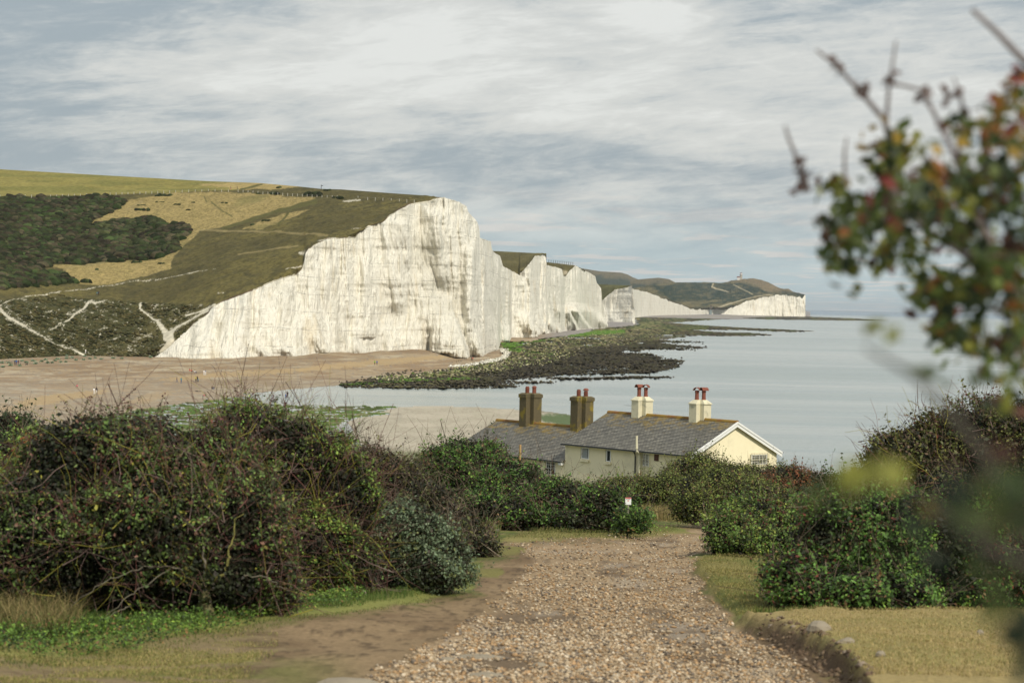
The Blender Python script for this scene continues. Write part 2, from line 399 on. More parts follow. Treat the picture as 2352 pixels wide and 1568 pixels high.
RIDGES = [ (c2([(1075,880),(1110,1010),(1160,1160),(1215,1325)]),30,34,5), (c2([(1235,1080),(1280,1170),(1330,1305)]),24,14,4), (c2([(1370,950),(1400,1100),(1440,1252)]),26,16,4),
  (c2([(1480,1060),(1520,1150),(1526,1200)]),22,14,4), (c2([(1640,1000),(1680,1080),(1730,1155)]),30,14,4), (c2([(1715,1000),(1760,1090),(1790,1150)]),26,11,4),
  (c2([(1800,960),(1830,1080),(1890,1140)]),26,12,4), (c2([(1890,980),(1900,1080),(1920,1130)]),20,9,3), (c2([(1930,960),(1970,1050),(2010,1125)]),34,15,3),
  (c2([(1990,950),(2040,1040),(2095,1115)]),34,14,3), (c2([(2060,950),(2130,1020),(2230,1100)]),40,22,14), (c2([(120,1120),(170,1210),(210,1283)]),12,13,3),
  (c2([(650,1060),(690,1180),(722,1272)]),14,16,4), (c2([(380,1190),(430,1240),(475,1292)]),9,16,10), (c1([(1690,1280),(1760,1340),(1812,1388)]),8,10,4), (c1([(1850,1250),(1940,1340),(2006,1396)]),10,14,3),
  (c1([(2110,1120),(2160,1250),(2210,1360)]),11,16,4), (c2([(930,860),(945,1000),(960,1265)]),12,5,40), (c2([(330,380),(345,700),(350,1000)]),6,12,12), (c2([(500,480),(510,800),(515,1150)]),7,14,8),
  (c2([(1010,250),(1000,500),(1040,760)]),10,22,12), (c2([(740,330),(745,600),(700,950)]),10,24,20), (c2([(1250,500),(1245,800),(1250,1080)]),16,10,5), (c2([(1380,560),(1370,700),(1390,940)]),14,8,3),
  (c2([(1440,620),(1410,820),(1400,940)]),14,10,4), (c2([(1790,600),(1785,800),(1800,960)]),18,8,3), (c2([(1900,700),(1890,850),(1888,980)]),24,8,4) ]
def relief(u, v, Y, amp, seed):
    xm = (u-UC)/FOC*Y; zm = H+(hz(u)-v)/FOC*Y
    s = xm + Y*.35
    wx = (fbm(s/30, zm/25, 7, 2, seed+30)-.5)*9
    r = (np.abs(fbm((s+wx)/22, zm/110, 0, 3, seed)-.5)*2)*-17 + (np.abs(fbm((s+wx)/7, zm/40, 3, 3, seed+5)-.5)*2)*-4.5
    r = r + (fbm((s+wx)/3.2, zm/7, 3, 3, seed+9)-.5)*3.0 + (fbm(s/45, zm/45, 1, 2, seed+2)-.5)*7 + (fbm(s/14, zm/12, 1, 3, seed+3)-.5)*3.5
    r = r + np.clip(1-np.abs(fbm((s+wx)/7.5, zm/70, 9, 3, seed+60)-.5)*15, 0, 1)*1.7*ss(0, 12, zm)
    r = r + (ss(.3, .7, fbm(s/25, zm/2.6, 5, 2, seed+40))-.5)*.8 - 3.0*np.clip(1-(zm-2)/26, 0, 1)**2
    return r*amp
def ridge_relief(u, v):
    r = np.zeros_like(u)
    for pts, amp, wl, wr in RIDGES:
        vs = [p[1] for p in pts]; us = [p[0] for p in pts]
        ur = np.interp(v, vs, us); tv = ss(vs[0]-10, vs[-1], v)*.85+.15*ss(vs[0]-10, vs[0]+15, v)
        tv = np.where(v > vs[-1]+8, 0, tv)
        if vs[-1] < 760: tv = ss(vs[0]-10, vs[0]+15, v)*ss(vs[-1]+25, vs[-1]-15, v)
        du = u-ur+(fbm(u/3, v/7, 0, 2, 90)-.5)*3; f = np.where(du < 0, ss(0, 1, 1+du/(wl*2.6)), ss(0, 1, 1-du/(wr*1.5+2)))
        r = r - amp*(.95 if amp >= 20 else .5)*tv*f
    return r
def cliff(name, u0, u1, du, nrow, top, foot, Yf, back, amp, seed, rid=True):
    u = np.arange(u0, u1+du*.5, du); vt = top(u); vf = foot(u)
    # ragged lip
    vt = np.minimum(vt + (fbm(u/6, 0*u, 0, 3, seed+50)-.5)*3.0*amp, vf-.5)
    t = np.concatenate([[-.06], np.linspace(0, 1, nrow)])
    U = np.repeat(u[None], len(t), 0); Vv = vf[None]+(vt-vf)[None]*t[:, None]
    Y0 = np.repeat(Yf(u)[None], len(t), 0)
    frac = np.clip((vf-vt)/120, .15, 1)[None]
    T = np.clip(t, 0, 1)[:, None]
    YY = Y0 + back*frac*T**1.2
    r = relief(U, Vv, Y0, amp, seed)*np.clip(frac*1.3, .2, 1)
    if rid: r = r + ridge_relief(U, Vv)
    YY = YY + r
    V = P(U, Vv, YY)
    F = grid_faces(len(t), len(u))
    o = mesh_np(name, V.reshape(-1, 3), F, M_chalk, smooth=True); tag(o, kind='structure')
    return u, vt, YY[-1]
lipA = cliff('cliff', 355, 1236, 1.2, 150, A_top, A_foot, A_Y, 22, 1.0, 3)
lipB = cliff('cliff', 1180, 1397, .9, 80, B_top, B_foot, B_Y, 26, 1.0, 23)
lipD = cliff('cliff', 1370, 1459, .9, 45, D_top, D_foot, D_Y, 20, 1.2, 33, False)
lipE = cliff('cliff', 1440, 1850, 1.0, 26, E_top, E_foot, E_Y, 30, 2.2, 43, False)
# ================================================================== downland on top
def hill(name, us, vb, Yb, vt, Yt, nrow, colfn, mat, pw=1.0, rough=1.0, seed=0, backs=((60, 1.0), (250, 9.0), (500, 30.0)), nback=None):
    """columns of constant bearing; vb/Yb lower edge, vt/Yt skyline"""
    t = np.linspace(0, 1, nrow); K = np.ones(31)/31
    Ysm = np.convolve(np.pad(Yb, 15, 'edge'), K, 'valid') if len(Yb) > 60 else Yb
    vt = np.minimum(vt, vb-.3)
    U = np.repeat(us[None], nrow, 0); Vv = vb[None]+(vt-vb)[None]*t[:, None]
    g = (.45*t+.55*t*t)[:, None]
    if len(Yb) > 300:
        K2 = np.ones(91)/91; sm = lambda a: np.convolve(np.pad(np.convolve(np.pad(a, 45, 'edge'), K2, 'valid'), 45, 'edge'), K2, 'valid')
        Ysm = sm(Yb); vbs = np.maximum(sm(vb), vt+20)
    else: vbs = vb
    gg = lambda v_: (lambda q_: .45*q_+.55*q_*q_)(np.clip((vbs-v_)/(vbs-vt), 0, 1))
    YY = Ysm[None]+(Yt-Ysm)[None]*gg(Vv) + (Yb-(Ysm+(Yt-Ysm)*gg(vb)))[None]*ss(.10, 0, t)[:, None]
    V = P(U, Vv, YY)
    o_grid = (us, Vv, YY)
    n = (fbm(V[..., 0]/9, V[..., 1]/9, 0, 4, seed)-.5)*1.6*rough
    V[..., 2] += n*ss(0, .06, t)[:, None]*ss(1, .93, t)[:, None]
    C = colfn(U, Vv, V)
    rows = [V]; cols = [C]
    last = V[-1]; lc = C[-1]
    for dy, dz in backs:
        q = last.copy(); q[:, 1] += dy; q[:, 0] = q[:, 0]*(last[:, 1]+dy)/last[:, 1]; q[:, 2] -= dz; rows.append(q[None]); cols.append(lc[None])
    V = np.concatenate(rows); C = np.concatenate(cols)
    F = grid_faces(V.shape[0], V.shape[1])
    o = mesh_np(name, V.reshape(-1, 3), F, mat, cols=C.reshape(-1, 3), smooth=True); tag(o, kind='structure')
    return o_grid
sky_v = itp([(-600,360)]+c1([(-600,95),(0,130),(600,165),(1400,210),(1740,222),(2000,245),(2160,262)])+c2([(300,105),(700,135),(920,150),(1000,160),(1050,164)]))
sky_Y = itp([(-600,1500),(0,1400),(300,1360),(600,1300),(784,1210),(981,1110),(1006,1080),(1022,1062)])
uu = np.concatenate([np.arange(-420, 0, 10), np.arange(0, 1023, 1.7)])
foot_v = itp([(-420,838)]+c1([(0,1405),(500,1380),(620,1383),(1040,1390)])); foot_Y = itp([(-420,700),(0,785),(171,854),(355,880)])
vbA = np.where(uu < 356, foot_v(uu), np.interp(uu, lipA[0], lipA[1])); YbA = np.where(uu < 356, foot_Y(uu), np.interp(uu, lipA[0], lipA[2])+.5)
SCRUB = c1([(-900,320),(0,322),(400,317),(560,306),(750,312),(850,350),(790,400),(700,440),(600,490),(620,500),(780,470),(950,455),(1040,455),(1100,490),(1230,500),(1290,560),(1200,620),(1190,680),(1080,730),(900,740),(700,750),(480,770),(330,770),(300,800),(400,830),(480,860),(530,900),(380,905),(0,930),(-900,960)])
SLOPE = c1([(-900,1080),(0,1010),(180,985),(400,975),(700,1010),(930,1020),(1200,1035),(1350,1040),(1420,1075),(1290,1180),(1130,1330),(1030,1400),(-900,1440)])
TAN = c1([(760,395),(850,345),(1000,315),(1180,288),(1500,284),(1750,300),(2130,325),(2050,360),(1800,430),(1600,490),(1500,520),(1350,545),(1240,640),(1150,740),(1150,790),(1050,830),(850,880),(620,905),(520,895),(430,800),(330,775),(560,700),(560,500)])
TAN2 = c1([(1640,525),(1900,430),(2080,400),(1850,500),(1750,532)])
PAST = c1([(-900,60),(0,100),(1750,200),(1800,240),(1600,268),(860,296),(0,316),(-900,330)])
TAN3 = c1([(1300,235),(1500,222),(1750,215),(2050,243),(1900,262),(1620,262)])
PATHS = [c1([(-400,1100,8),(0,1045,8),(60,1010,6),(180,985,6),(420,945,5),(640,925,5),(850,890,6),(1100,860,6),(1280,825,7),(1450,795,2)]),
         c1([(-60,1020,10),(0,1065,14),(60,1130,14),(150,1180,11),(260,1240,9),(380,1300,7),(480,1330,7),(560,1375,12)]),
         c1([(40,1050,4),(110,1110,5),(170,1170,3),(250,1230,5)]),
         c1([(290,1228,4),(440,1150,9),(560,1070,12),(600,1020,13),(640,1030,12),(720,1008,2)]),
         c1([(945,1030,12),(940,1060,10),(1000,1110,9),(1055,1155,14),(1090,1200,20),(1140,1260,32),(1150,1300,34),(1080,1350,14)]),
         c1([(1440,1040,16),(1340,1085,12),(1250,1110,9)]), c1([(1400,1075,12),(1300,1130,10),(1180,1200,12),(1120,1260,30)]),
         c1([(590,1220,3),(720,1190,7)]), c1([(680,1290,3),(800,1250,5)]), c1([(900,1275,6),(1010,1235,7),(1060,1200,4)]), c1([(1465,965,8),(1500,962,6)]), c1([(2310,345,8),(2420,340,10)]),
         c2([(375,390,5),(440,382,5)]), c2([(0,570,8),(80,575,6)]), c1([(2010,690,10),(2060,690,14)]), c1([(1920,800,5),(2000,790,9),(2060,770,8)])]
TRACKS = [c1([(1500,525,9),(1800,430,12),(2120,345,14)]), c1([(1870,500,6),(1950,410,5)]), c1([(1620,262,6),(1760,232,5)]), c1([(1370,310,3),(1390,350,3)]), c1([(1420,350,4),(1480,400,3),(1560,450,3)])]
FAINT = [c1([(1340,540,5),(1770,548,4),(2200,570,5)]), c1([(430,805,4),(500,780,4),(700,755,3),(850,745,3)]), c1([(850,400,3),(960,340,3)]), c1([(1600,700,3),(2000,640,3)])]
def colA(U, Vv, V):
    x, y, z = V[..., 0], V[..., 1], V[..., 2]
    n = fbm(x/30, y/45, 0, 4, 5); n2 = fbm(x/5, y/7, 0, 4, 9); n3 = fbm(U/3.0, Vv/1.3, 0, 3, 2)
    C = np.empty(U.shape+(3,)); C[:] = (.085, .074, .030)
    C = mixc(C, (.115, .098, .036), ss(.45, .65, n)); C = mixc(C, (.06, .055, .026), ss(.52, .7, n2)*.7)
    C = mixc(C, (.13, .10, .045), ss(.6, .75, n3)*.5); C = mixc(C, (.045, .042, .02), ss(.56, .70, fbm(U/5, Vv/1.5, 0, 3, 22))*.6)
    def m(poly, w=2.5, na=6): return ss(w, -w, sdf(U, Vv, poly)+(n2-.5)*na*1.6+(n3-.5)*na)
    past = np.array((.20, .175, .056)); C = mixc(C, past, m(PAST, 1, 1))
    C = mixc(C, (.145, .14, .045), m(PAST, 1, 1)*ss(.5, .62, fbm(U/90, Vv/5, 0, 3, 77))*.8)
    C = mixc(C, (.29, .225, .095), m(TAN3, 2, 5))
    for T in (TAN, TAN2):
        mm = m(T, 1.5, 4); C = mixc(C, (.27, .21, .088), mm); C = mixc(C, (.16, .13, .05), mm*ss(.48, .66, n3)*.8); C = mixc(C, (.14, .13, .05), mm*ss(.55, .7, n)*.6)
    sc_ = m(SCRUB, 1.5, 5); C = mixc(C, (.030, .032, .014), sc_)
    sl = m(SLOPE, 2, 5); C = mixc(C, (.062, .058, .024), sl); C = mixc(C, (.034, .036, .016), sl*ss(.45, .62, n3)); C = mixc(C, (.10, .085, .035), sl*ss(.5, .7, n)*.6)
    chalk = (.46, .425, .33)
    wgt = ss(560, 760, U*1.0+ (Vv-700)*1.6)      # more bare chalk towards the cliff
    C = mixc(C, chalk, sl*ss(.60, .70, n3*.5+fbm(U/14, Vv/5, 0, 4, 44)*.5+wgt*.09)*.85)
    for T in TRACKS: C = mixc(C, (.085, .08, .03), ss(1.5, -1, pline(U, Vv, T)+(n3-.5)*2))
    for T in FAINT: C = mixc(C, (.22, .18, .085), ss(1.5, -.6, pline(U, Vv, T)+(n3-.5)*2)*.8)
    for T in PATHS: C = mixc(C, chalk, ss(1.2, -.8, pline(U, Vv, T)+1.8+(n3-.5)*5.0+(n2-.5)*3))
    # worn brown rim along the cliff top
    vb = np.interp(U, uu, vbA); e = ss(5, 1, (vb-Vv)+(n2-.5)*6)*(U > 430)
    C = mixc(C, (.09, .06, .04), e*.9)
    C = mixc(C, chalk, ss(1.6, .6, (vb-Vv)-(n2-.35)*9)*(U > 430))
    return C
HG = hill('hill', uu, vbA, YbA, sky_v(uu), np.maximum(sky_Y(uu), YbA+8), 270, colA, M_turf, seed=4)
def hill_pt(u, v):
    j = int(np.argmin(np.abs(HG[0]-u))); return P(u, v, float(np.interp(-v, -HG[1][:, j], HG[2][:, j])))
def plainturf(c0=(.085, .074, .032)):
    def f(U, Vv, V):
        n = fbm(V[..., 0]/25, V[..., 1]/40, 0, 4, 5); C = np.empty(U.shape+(3,)); C[:] = c0
        return mixc(C, tuple(1.35*c for c in c0), ss(.45, .65, n))
    return f
ub = np.arange(1110, 1256, 1.0)
hill('hill', ub, np.where(ub < 1194, 640, np.interp(ub, lipB[0], lipB[1])), np.where(ub < 1194, 1690, np.interp(ub, lipB[0], lipB[2])+.5), itp([(1110,574),(1128,576),(1197,579.6),(1254,582.6)])(ub),
     np.maximum(itp([(1110,1950),(1200,1900),(1240,1860),(1254,1850)])(ub), np.where(ub < 1194, 1690, np.interp(ub, lipB[0], lipB[2])+6)), 30, plainturf(), M_turf, seed=5)
ub = np.arange(1246, 1345, 1.0)
def colC(U, Vv, V):
    C = plainturf()(U, Vv, V); n3 = fbm(U/3.0, Vv/1.3, 0, 3, 2)
    return mixc(C, (.42, .36, .25), ss(3, -2, sdf(U, Vv, c2([(1900,690),(1935,700),(1945,740),(1900,770)]))+(n3-.5)*6)*.9)
hill('hill', ub, np.interp(ub, lipB[0], lipB[1])+np.where(ub < 1256, 6, 0), np.interp(ub, lipB[0], lipB[2])+.5, np.minimum(itp([(1240,601),(1255.6,602),(1320,609.5),(1345,621)])(ub), np.interp(ub, lipB[0], lipB[1])-.2),
     np.interp(ub, lipB[0], lipB[2])+itp([(1240,120),(1320,14),(1345,8)])(ub), 24, colC, M_turf, seed=6)
ub = np.arange(1364, 1452, 1.0)
hill('hill', ub, np.interp(ub, lipD[0], lipD[1]), np.interp(ub, lipD[0], lipD[2])+.5, np.minimum(itp([(1364,652),(1377,653),(1445,655.7),(1451,657)])(ub), np.interp(ub, lipD[0], lipD[1])-.2),
     np.interp(ub, lipD[0], lipD[2])+itp([(1364,300),(1430,90),(1451,10)])(ub), 20, plainturf((.082, .078, .03)), M_turf, seed=7)
# far hills round the gap
FSC = [c3([(700,380),(1000,358),(1270,355),(1265,390),(1300,400),(1420,420),(1560,450),(1600,470),(1440,490),(1300,490),(1150,500),(1050,510),(980,500),(880,440),(790,400)]),
       c3([(1310,360),(1440,360),(1560,430),(1590,450),(1420,425),(1290,385)]), c3([(1450,358),(1560,365),(1740,435),(1600,442),(1500,400)]), c3([(1300,495),(1450,500),(1300,520),(1180,525)]), c3([(1820,420),(1900,425),(2003,455),(1960,472),(1830,445)])]
FPT = [c3([(1280,362,4),(1270,385,5),(1300,400,4),(1400,425,2)]), c3([(1440,370,2),(1500,400,2),(1590,445,2)]), c3([(1290,560,2),(1380,530,2),(1500,490,2.4),(1620,460,2.2),(1750,447,1.5)]), c3([(1290,550,1),(1420,512,1)])]
def colF(U, Vv, V):
    n = fbm(U/20, Vv/6, 0, 4, 15); n3 = fbm(U/2.5, Vv/1.0, 0, 3, 12)
    C = np.empty(U.shape+(3,)); C[:] = (.085, .078, .04); C = mixc(C, (.15, .125, .065), ss(.42, .62, n)*.8)
    C = mixc(C, (.17, .13, .075), ss(3, -6, sdf(U, Vv, c3([(1380,350),(1500,320),(1600,310),(1900,400),(2010,450),(1830,430),(1700,430),(1620,385),(1560,362),(1450,352)]))))
    for T in FSC: C = mixc(C, (.020, .033, .022), ss(1.2, -1.2, sdf(U, Vv, T)+(n-.5)*10+(n3-.5)*4)*(.45+.55*ss(.38, .55, fbm(U/9, Vv/2.2, 0, 4, 31))))
    C = mixc(C, (.03, .042, .03), ss(.56, .66, n3)*.6)
    for T in FPT: C = mixc(C, (.34, .29, .19), ss(.9, -.3, pline(U, Vv, T)))
    return C
uf = np.arange(1440, 1851, 1.0)
F_sky = itp([(1440,668),(1453,663),(1468,659.5),(1500,654),(1553,648.6)]+c3([(1090,352),(1220,350),(1320,355),(1390,350),(1420,337),(1500,326),(1590,319),(1650,330),(1700,345),(1760,375),(1810,400),(1870,402),(1910,425),(2003,447)]))
F_Y = itp([(1440,5400),(1500,6600),(1553,7600),(1620,8300),(1729,8200),(1793,7950),(1850,7560)])
fb = np.interp(uf, lipE[0], lipE[1]); fy = np.interp(uf, lipE[0], lipE[2])+.5
hill('hill', uf, fb, fy, np.minimum(F_sky(uf)+(fbm(uf/5, 0*uf, 0, 3, 8)-.5)*1.6, fb-.2), np.maximum(F_Y(uf), fy+20), 60, colF, M_far, rough=3, seed=8, backs=((300, 6), (900, 60)))
def F_pt(u, v):
    vb = float(np.interp(u, uf, fb)); yb = float(np.interp(u, uf, fy)); vt = float(F_sky(u)); yt = max(float(F_Y(u)), yb+20)
    t = min(max((vb-v)/(vb-vt), 0), 1); return P(u, v, yb+(yt-yb)*(.45*t+.55*t*t))
def colR(U, Vv, V):
    n = fbm(U/16, Vv/5, 0, 4, 19); n3 = fbm(U/2.5, Vv/1.0, 0, 3, 12)
    C = np.empty(U.shape+(3,)); C[:] = (.12, .098, .055)
    top = F_r(U); C = mixc(C, (.028, .042, .03), ss(8, 16, (Vv-top)+(n-.5)*14)*.9)
    return mixc(C, (.03, .042, .03), ss(.58, .66, n3)*.5)
ur = np.arange(1448, 1556, 1.0); F_r = itp([(1448,645)]+c3([(690,328),(760,322),(850,315),(930,325),(985,353)])+[(1556,652)])
hill('hill', ur, np.full(ur.shape, 668.), np.full(ur.shape, 8000.), F_r(ur), np.full(ur.shape, 8800.), 20, colR, M_far, rough=3, seed=9, backs=((500, 20), (1500, 150)))
ur = np.arange(1325, 1466, 1.0); F_r = itp([(1325,614)]+c3([(260,243),(330,255),(400,265),(560,275),(610,290),(650,312),(690,327)])+[(1466,645)])
hill('hill', ur, np.full(ur.shape, 672.), np.full(ur.shape, 9200.), F_r(ur), np.full(ur.shape, 10400.), 24, colR, M_far, rough=3, seed=10, backs=((500, 20), (1500, 150)))

# ================================================================== beach, reef, spit
REEF = [(778,882),(911,867),(1006,852.6),(1079,841.5),(1133,832),(1162,824),(1174.6,808),(1149,798.7),(1146,786),(1213,784),(1292,773),(1355,762),(1365,755),(1400,752),(1427,750.6),(1468,744.7),(1458,733),(1456,728.8),(1497,728.8),(1585,730.7),(1679,732.4),
        (1629,734.5),(1571,739),(1533,740.3),(1585,744.7),(1650,749),(1702,752),(1790,755.9),(1875,760.3),(1820,762),(1702,757.5),(1585,757),(1644,762.3),(1732,764.7),(1779,769.6),(1702,771.7),(1600,770.5),(1556,775.5),(1512,780),(1556,782),(1615,785.8),(1512,787),
        (1556,791.6),(1626,797.5),(1571,803),(1500,801),(1468,804.8),(1427,809),(1497,812),(1521,821),(1571,828),(1556,841.4),(1527,850),(1480,856),(1435,857),(1290,860),(1228,866),(1143,873),(1200,876),(1275,878),(1143,880),(1191,886.8),(1100,890),(1033,891),(900,890),(785,887)]
BAR = [(1246,867.4),(1363,865.2),(1473,863.2),(1557,864.8),(1473,868.5),(1290,871.5)]
FARR = [(1700,730.5),(1776,727),(1849,727),(1952,730.7),(2037,735.7),(1950,736),(1761,733.4)]
BEACH = [(-500,700),(355,700),(1150,700),(1174,800),(1170,815),(1140,831),(1079,843),(1006,854),(911,869),(785,884),(746,889),(682,895.7),(603,903.6),(558,911),(476,921),(412,929),(317,942),(200,965),(180,1300),(-500,1300)]
BIRL = [(1140,700),(1860,700),(1860,727.6),(1776,730),(1720,733),(1679,733.5),(1585,732),(1457,731),(1462,743),(1470,746),(1430,752),(1366,757),(1355,764),(1292,775),(1213,786),(1140,790)]
ALGAE = [(200,965),(317,940),(412,927),(476,918.5),(540,910),(575,912),(600,922),(650,930),(760,931),(850,932),(925,934),(870,945),(905,949),(830,958),(792,968),(770,985),(800,1005),(860,1040),(900,1060),(300,1060)]
POOLW = [(560,905),(610,900),(760,886),(760,926),(660,927),(600,921)]
SPIT = [(925,934),(1000,931),(1100,935),(1200,941),(1260,944.5),(1304,951.6),(1345,962),(1366,971),(1376,985),(1380,1040),(1380,1300),(700,1300),(760,1060),(860,1048),(880,1043),(850,1030),(812,1012),(800,1000),(812,985),(796,970),(830,958),(905,950),(870,945)]
us = np.concatenate([np.arange(-400, -10, 12), np.arange(-10, 2060, 2.6)])
vs = np.concatenate([np.arange(714, 760, .8), np.arange(760, 900, 1.5), np.arange(900, 1060, 2.2), np.arange(1060, 1300, 10)])
U, Vv = np.meshgrid(us, vs)
FOOT = np.where(us < 355, foot_v(us), np.where(us < 1147, A_foot(us), np.where(us < 1174, A_foot(us), np.where(us < 1397, np.where(us < 1216, A_foot(us), B_foot(us)), np.where(us < 1456, D_foot(us), E_foot(us))))))
FY = np.where(us < 355, foot_Y(us), np.where(us < 1216, A_Y(us), np.where(us < 1397, B_Y(us), np.where(us < 1456, D_Y(us), E_Y(us)))))
ZF = P(us, FOOT, FY)[:, 2]; ZF = np.maximum(ZF, .5)
_k = np.ones(21)/21; ZF = np.convolve(np.pad(ZF, 10, 'edge'), _k, 'valid'); FOOTR = FOOT; FOOT = np.where(us < 1146, np.convolve(np.pad(FOOT, 10, 'edge'), _k, 'valid'), FOOT)
hh = hz(U); dd = np.clip(Vv-hh, 5, 400)
na = fbm(U/14, Vv/3.0/(dd/120)**.5, 0, 4, 61)-.5; nb = fbm(U/4, Vv/1.2, 0, 3, 62)-.5
Up = U+na*26+nb*8; Vp = Vv+na*.022*dd+nb*.02*dd
def cls(poly): return sdf(Up, Vp, poly) < 0
CL = np.zeros(U.shape, int)
sb = sdf(U+na*6, Vv+na*1.5, BEACH) < 0; CL[sb] = 1
CL[(U > 1140) & (sdf(U, Vv, BIRL) < 0)] = 1
CL[sdf(U+na*8, Vv+na*3, SPIT) < 0] = 4
al = sdf(U+na*16, Vv+na*6+nb*3, ALGAE) < 0
CL[al & (CL != 4)] = 3
CL[(sdf(U+na*10, Vv+na*2, POOLW) < 0)] = 0
for R_ in (REEF, BAR, FARR): CL[cls(R_) & (U > 770)] = 2
CL[Vv < FOOT[None]+.2] = np.where((CL[Vv < FOOT[None]+.2] == 0) & (U[Vv < FOOT[None]+.2] < 1850), 1, CL[Vv < FOOT[None]+.2])
Lr = np.clip((FOOT-hz(us))*.55, 5, 75)
k = 1-ss(0, 1, (Vv-FOOT[None])/Lr[None])
ZL = .45+(ZF[None]-.45)*k
ripp = (fbm(U/90+Vv/40, Vv/5, 0, 3, 71)-.5)*1.0*ss(0, .5, (Vv-FOOT[None])/Lr[None])
ZZ = np.where(CL == 1, ZL+ripp*.25*(dd > 60), ZL)
ZZ = np.where(CL == 1, np.maximum(ZZ, .10), ZZ)
ZZ = np.where((CL == 1) & (U < 1146), .03+(ZZ-.03)*ss(-2, 34, -sdf(U, Vv, BEACH)), ZZ)
ZZ = np.where((CL == 1) & (U >= 1146), .03+(ZZ-.03)*ss(-.5, 7, -sdf(U, Vv, BIRL)), ZZ)
wn = fbm(U/9, Vv/2.0, 0, 4, 65)
ZZ = np.where(CL == 2, .18+np.maximum(fbm(U/5, Vv/1.6, 0, 3, 66)-.35, 0)*1.6, ZZ)
wet = (CL == 2) & (Vv > 768) & (fbm(U/45, Vv/1.7, 0, 4, 69)+.09*ss(40, 0, -sdf(U, Vv, REEF)) > .69); ZZ = np.where(wet, -.04, ZZ)
ZZ = np.where(CL == 3, np.where(fbm(U/16, Vv/2.2, 0, 4, 67)+.10*(fbm(U/60, Vv/12, 0, 2, 68)-.5) > .64, -.03, .04), ZZ)
e4 = ss(0, 25, -sdf(U, Vv, SPIT)); ZZ = np.where(CL == 4, .03+e4*.9, ZZ)
ZZ = np.where(CL == 0, -.07, ZZ)
V = PZ(U, Vv, ZZ)
x, y = V[..., 0], V[..., 1]
# colours
C = np.empty(U.shape+(3,))
n = fbm(U/70+Vv/30, Vv/6, 0, 4, 81); n2 = fbm(U/4, Vv/1.6, 0, 3, 82); n4 = fbm(U/40+Vv/25, Vv/2.2, 0, 3, 84)
S = np.empty_like(C); S[:] = (.335, .275, .190); S = mixc(S, (.40, .35, .26), ss(.5, .60, n)); S = mixc(S, (.255, .185, .115), ss(.54, .44, n4)*.9); S = mixc(S, (.21, .16, .11), ss(.56, .64, fbm(U/120+Vv/30, Vv/3.2, 0, 3, 87))*.55*ss(900, 870, Vv)); S = mixc(S, (.22, .20, .18), ss(.60, .74, n2)*.6)
S = mixc(S, (.31, .29, .25), ss(850, 905, Vv+(n-.5)*40)*.5); S *= np.array([.90, .85, .78])
sand = (.36, .26, .135)
SANDS = [c4([(100,560),(300,512),(550,485),(780,470),(700,505),(400,560),(150,592)]), c4([(1160,392),(1500,352),(2352,305),(2352,322),(1700,368),(1300,398)]), c2([(-10,1395),(500,1338),(1000,1305),(1110,1316),(600,1372),(-10,1418)]), c4([(0,580),(300,600),(60,620),(0,610)]), c4([(900,560),(1100,490),(1300,470),(1080,560)])]
for i, T in enumerate(SANDS): S = mixc(S, sand, ss(2.5, -1.5, sdf(U, Vv, T)+(n2-.5)*8+(n4-.5)*8)*(.8 if i < 3 else .4))
S = mixc(S, (.30, .20, .11), ss(.6, .7, n4)*ss(560, 400, U)*ss(840, 870, Vv)*.5)
S = mixc(S, (.19, .165, .13), ss(4.5, 1.0, np.abs(sdf(U, Vv, BEACH)))*ss(560, 640, U)*.4)
far = ss(1200, 1300, U); S = mixc(S, (.23, .21, .195), far)
S = mixc(S, (.33, .27, .17), ss(2.2, .8, np.abs(Vv-726.5))*ss(1500, 1540, U)*.3)
R_ = np.empty_like(C); R_[:] = (.028, .024, .018)
R_ = mixc(R_, (.05, .042, .024), ss(.5, .62, n2))
ed = -sdf(U, Vv, REEF); up_ = ss(60, 5, Vv-np.interp(U, [778,911,1079,1133,1174,1213,1292,1355,1427,1500,1875], [882,867,841,832,800,784,773,762,751,745,742]))
yl = ss(.44, .60, fbm(U/5, Vv/1.3, 0, 3, 91)+.10*(fbm(U/40, Vv/6, 0, 3, 92)-.5)*4)
R_ = mixc(R_, (.30, .265, .14), yl*ss(46, 6, Vv-np.interp(U, [778,911,1079,1133,1174,1213,1292,1355,1427,1500,1875], [882,867,841,832,806,790,779,768,757,748,742]))*.95*ss(1640, 1400, U))
R_ = mixc(R_, (.15, .13, .06), yl*up_*.5)
gr = ss(.47, .58, fbm(U/26, Vv/4, 0, 4, 93)); R_ = mixc(R_, (.085, .15, .025), gr*up_*.25); R_ = mixc(R_, (.045, .045, .018), ss(.5, .62, fbm(U/30, Vv/2.5, 0, 4, 95))*.5)
GPOLY = [c2([(1440,1205),(1700,1200),(1900,1165),(1750,1200),(1560,1245),(1700,1280),(1850,1300),(1500,1270)]), c2([(290,1515),(700,1475),(1200,1462),(1300,1475),(900,1485),(600,1500),(400,1525)]), c2([(2100,1125),(2352,1120),(2352,1140),(2000,1165),(1900,1170)]), c2([(1000,1425),(1230,1400),(1100,1420)])]
for T in GPOLY: R_ = mixc(R_, (.085, .17, .022), ss(2, -1.5, sdf(U, Vv, T)+(n2-.5)*5)*.95)
AL = np.empty_like(C); AL[:] = (.075, .125, .03); AL = mixc(AL, (.12, .17, .04), ss(.5, .6, n2)); AL = mixc(AL, (.22, .20, .13), ss(.52, .62, n4)*.8); AL = mixc(AL, (.05, .06, .025), ss(.56, .66, n)*.7)
AL = mixc(AL, (.16, .15, .09), ss(1020, 1040, Vv))
SP = np.empty_like(C); SP[:] = (.355, .32, .245); SP = mixc(SP, (.30, .26, .20), ss(.5, .65, n2)*.7); SP = mixc(SP, (.43, .38, .30), ss(.5, .6, n)*.5)
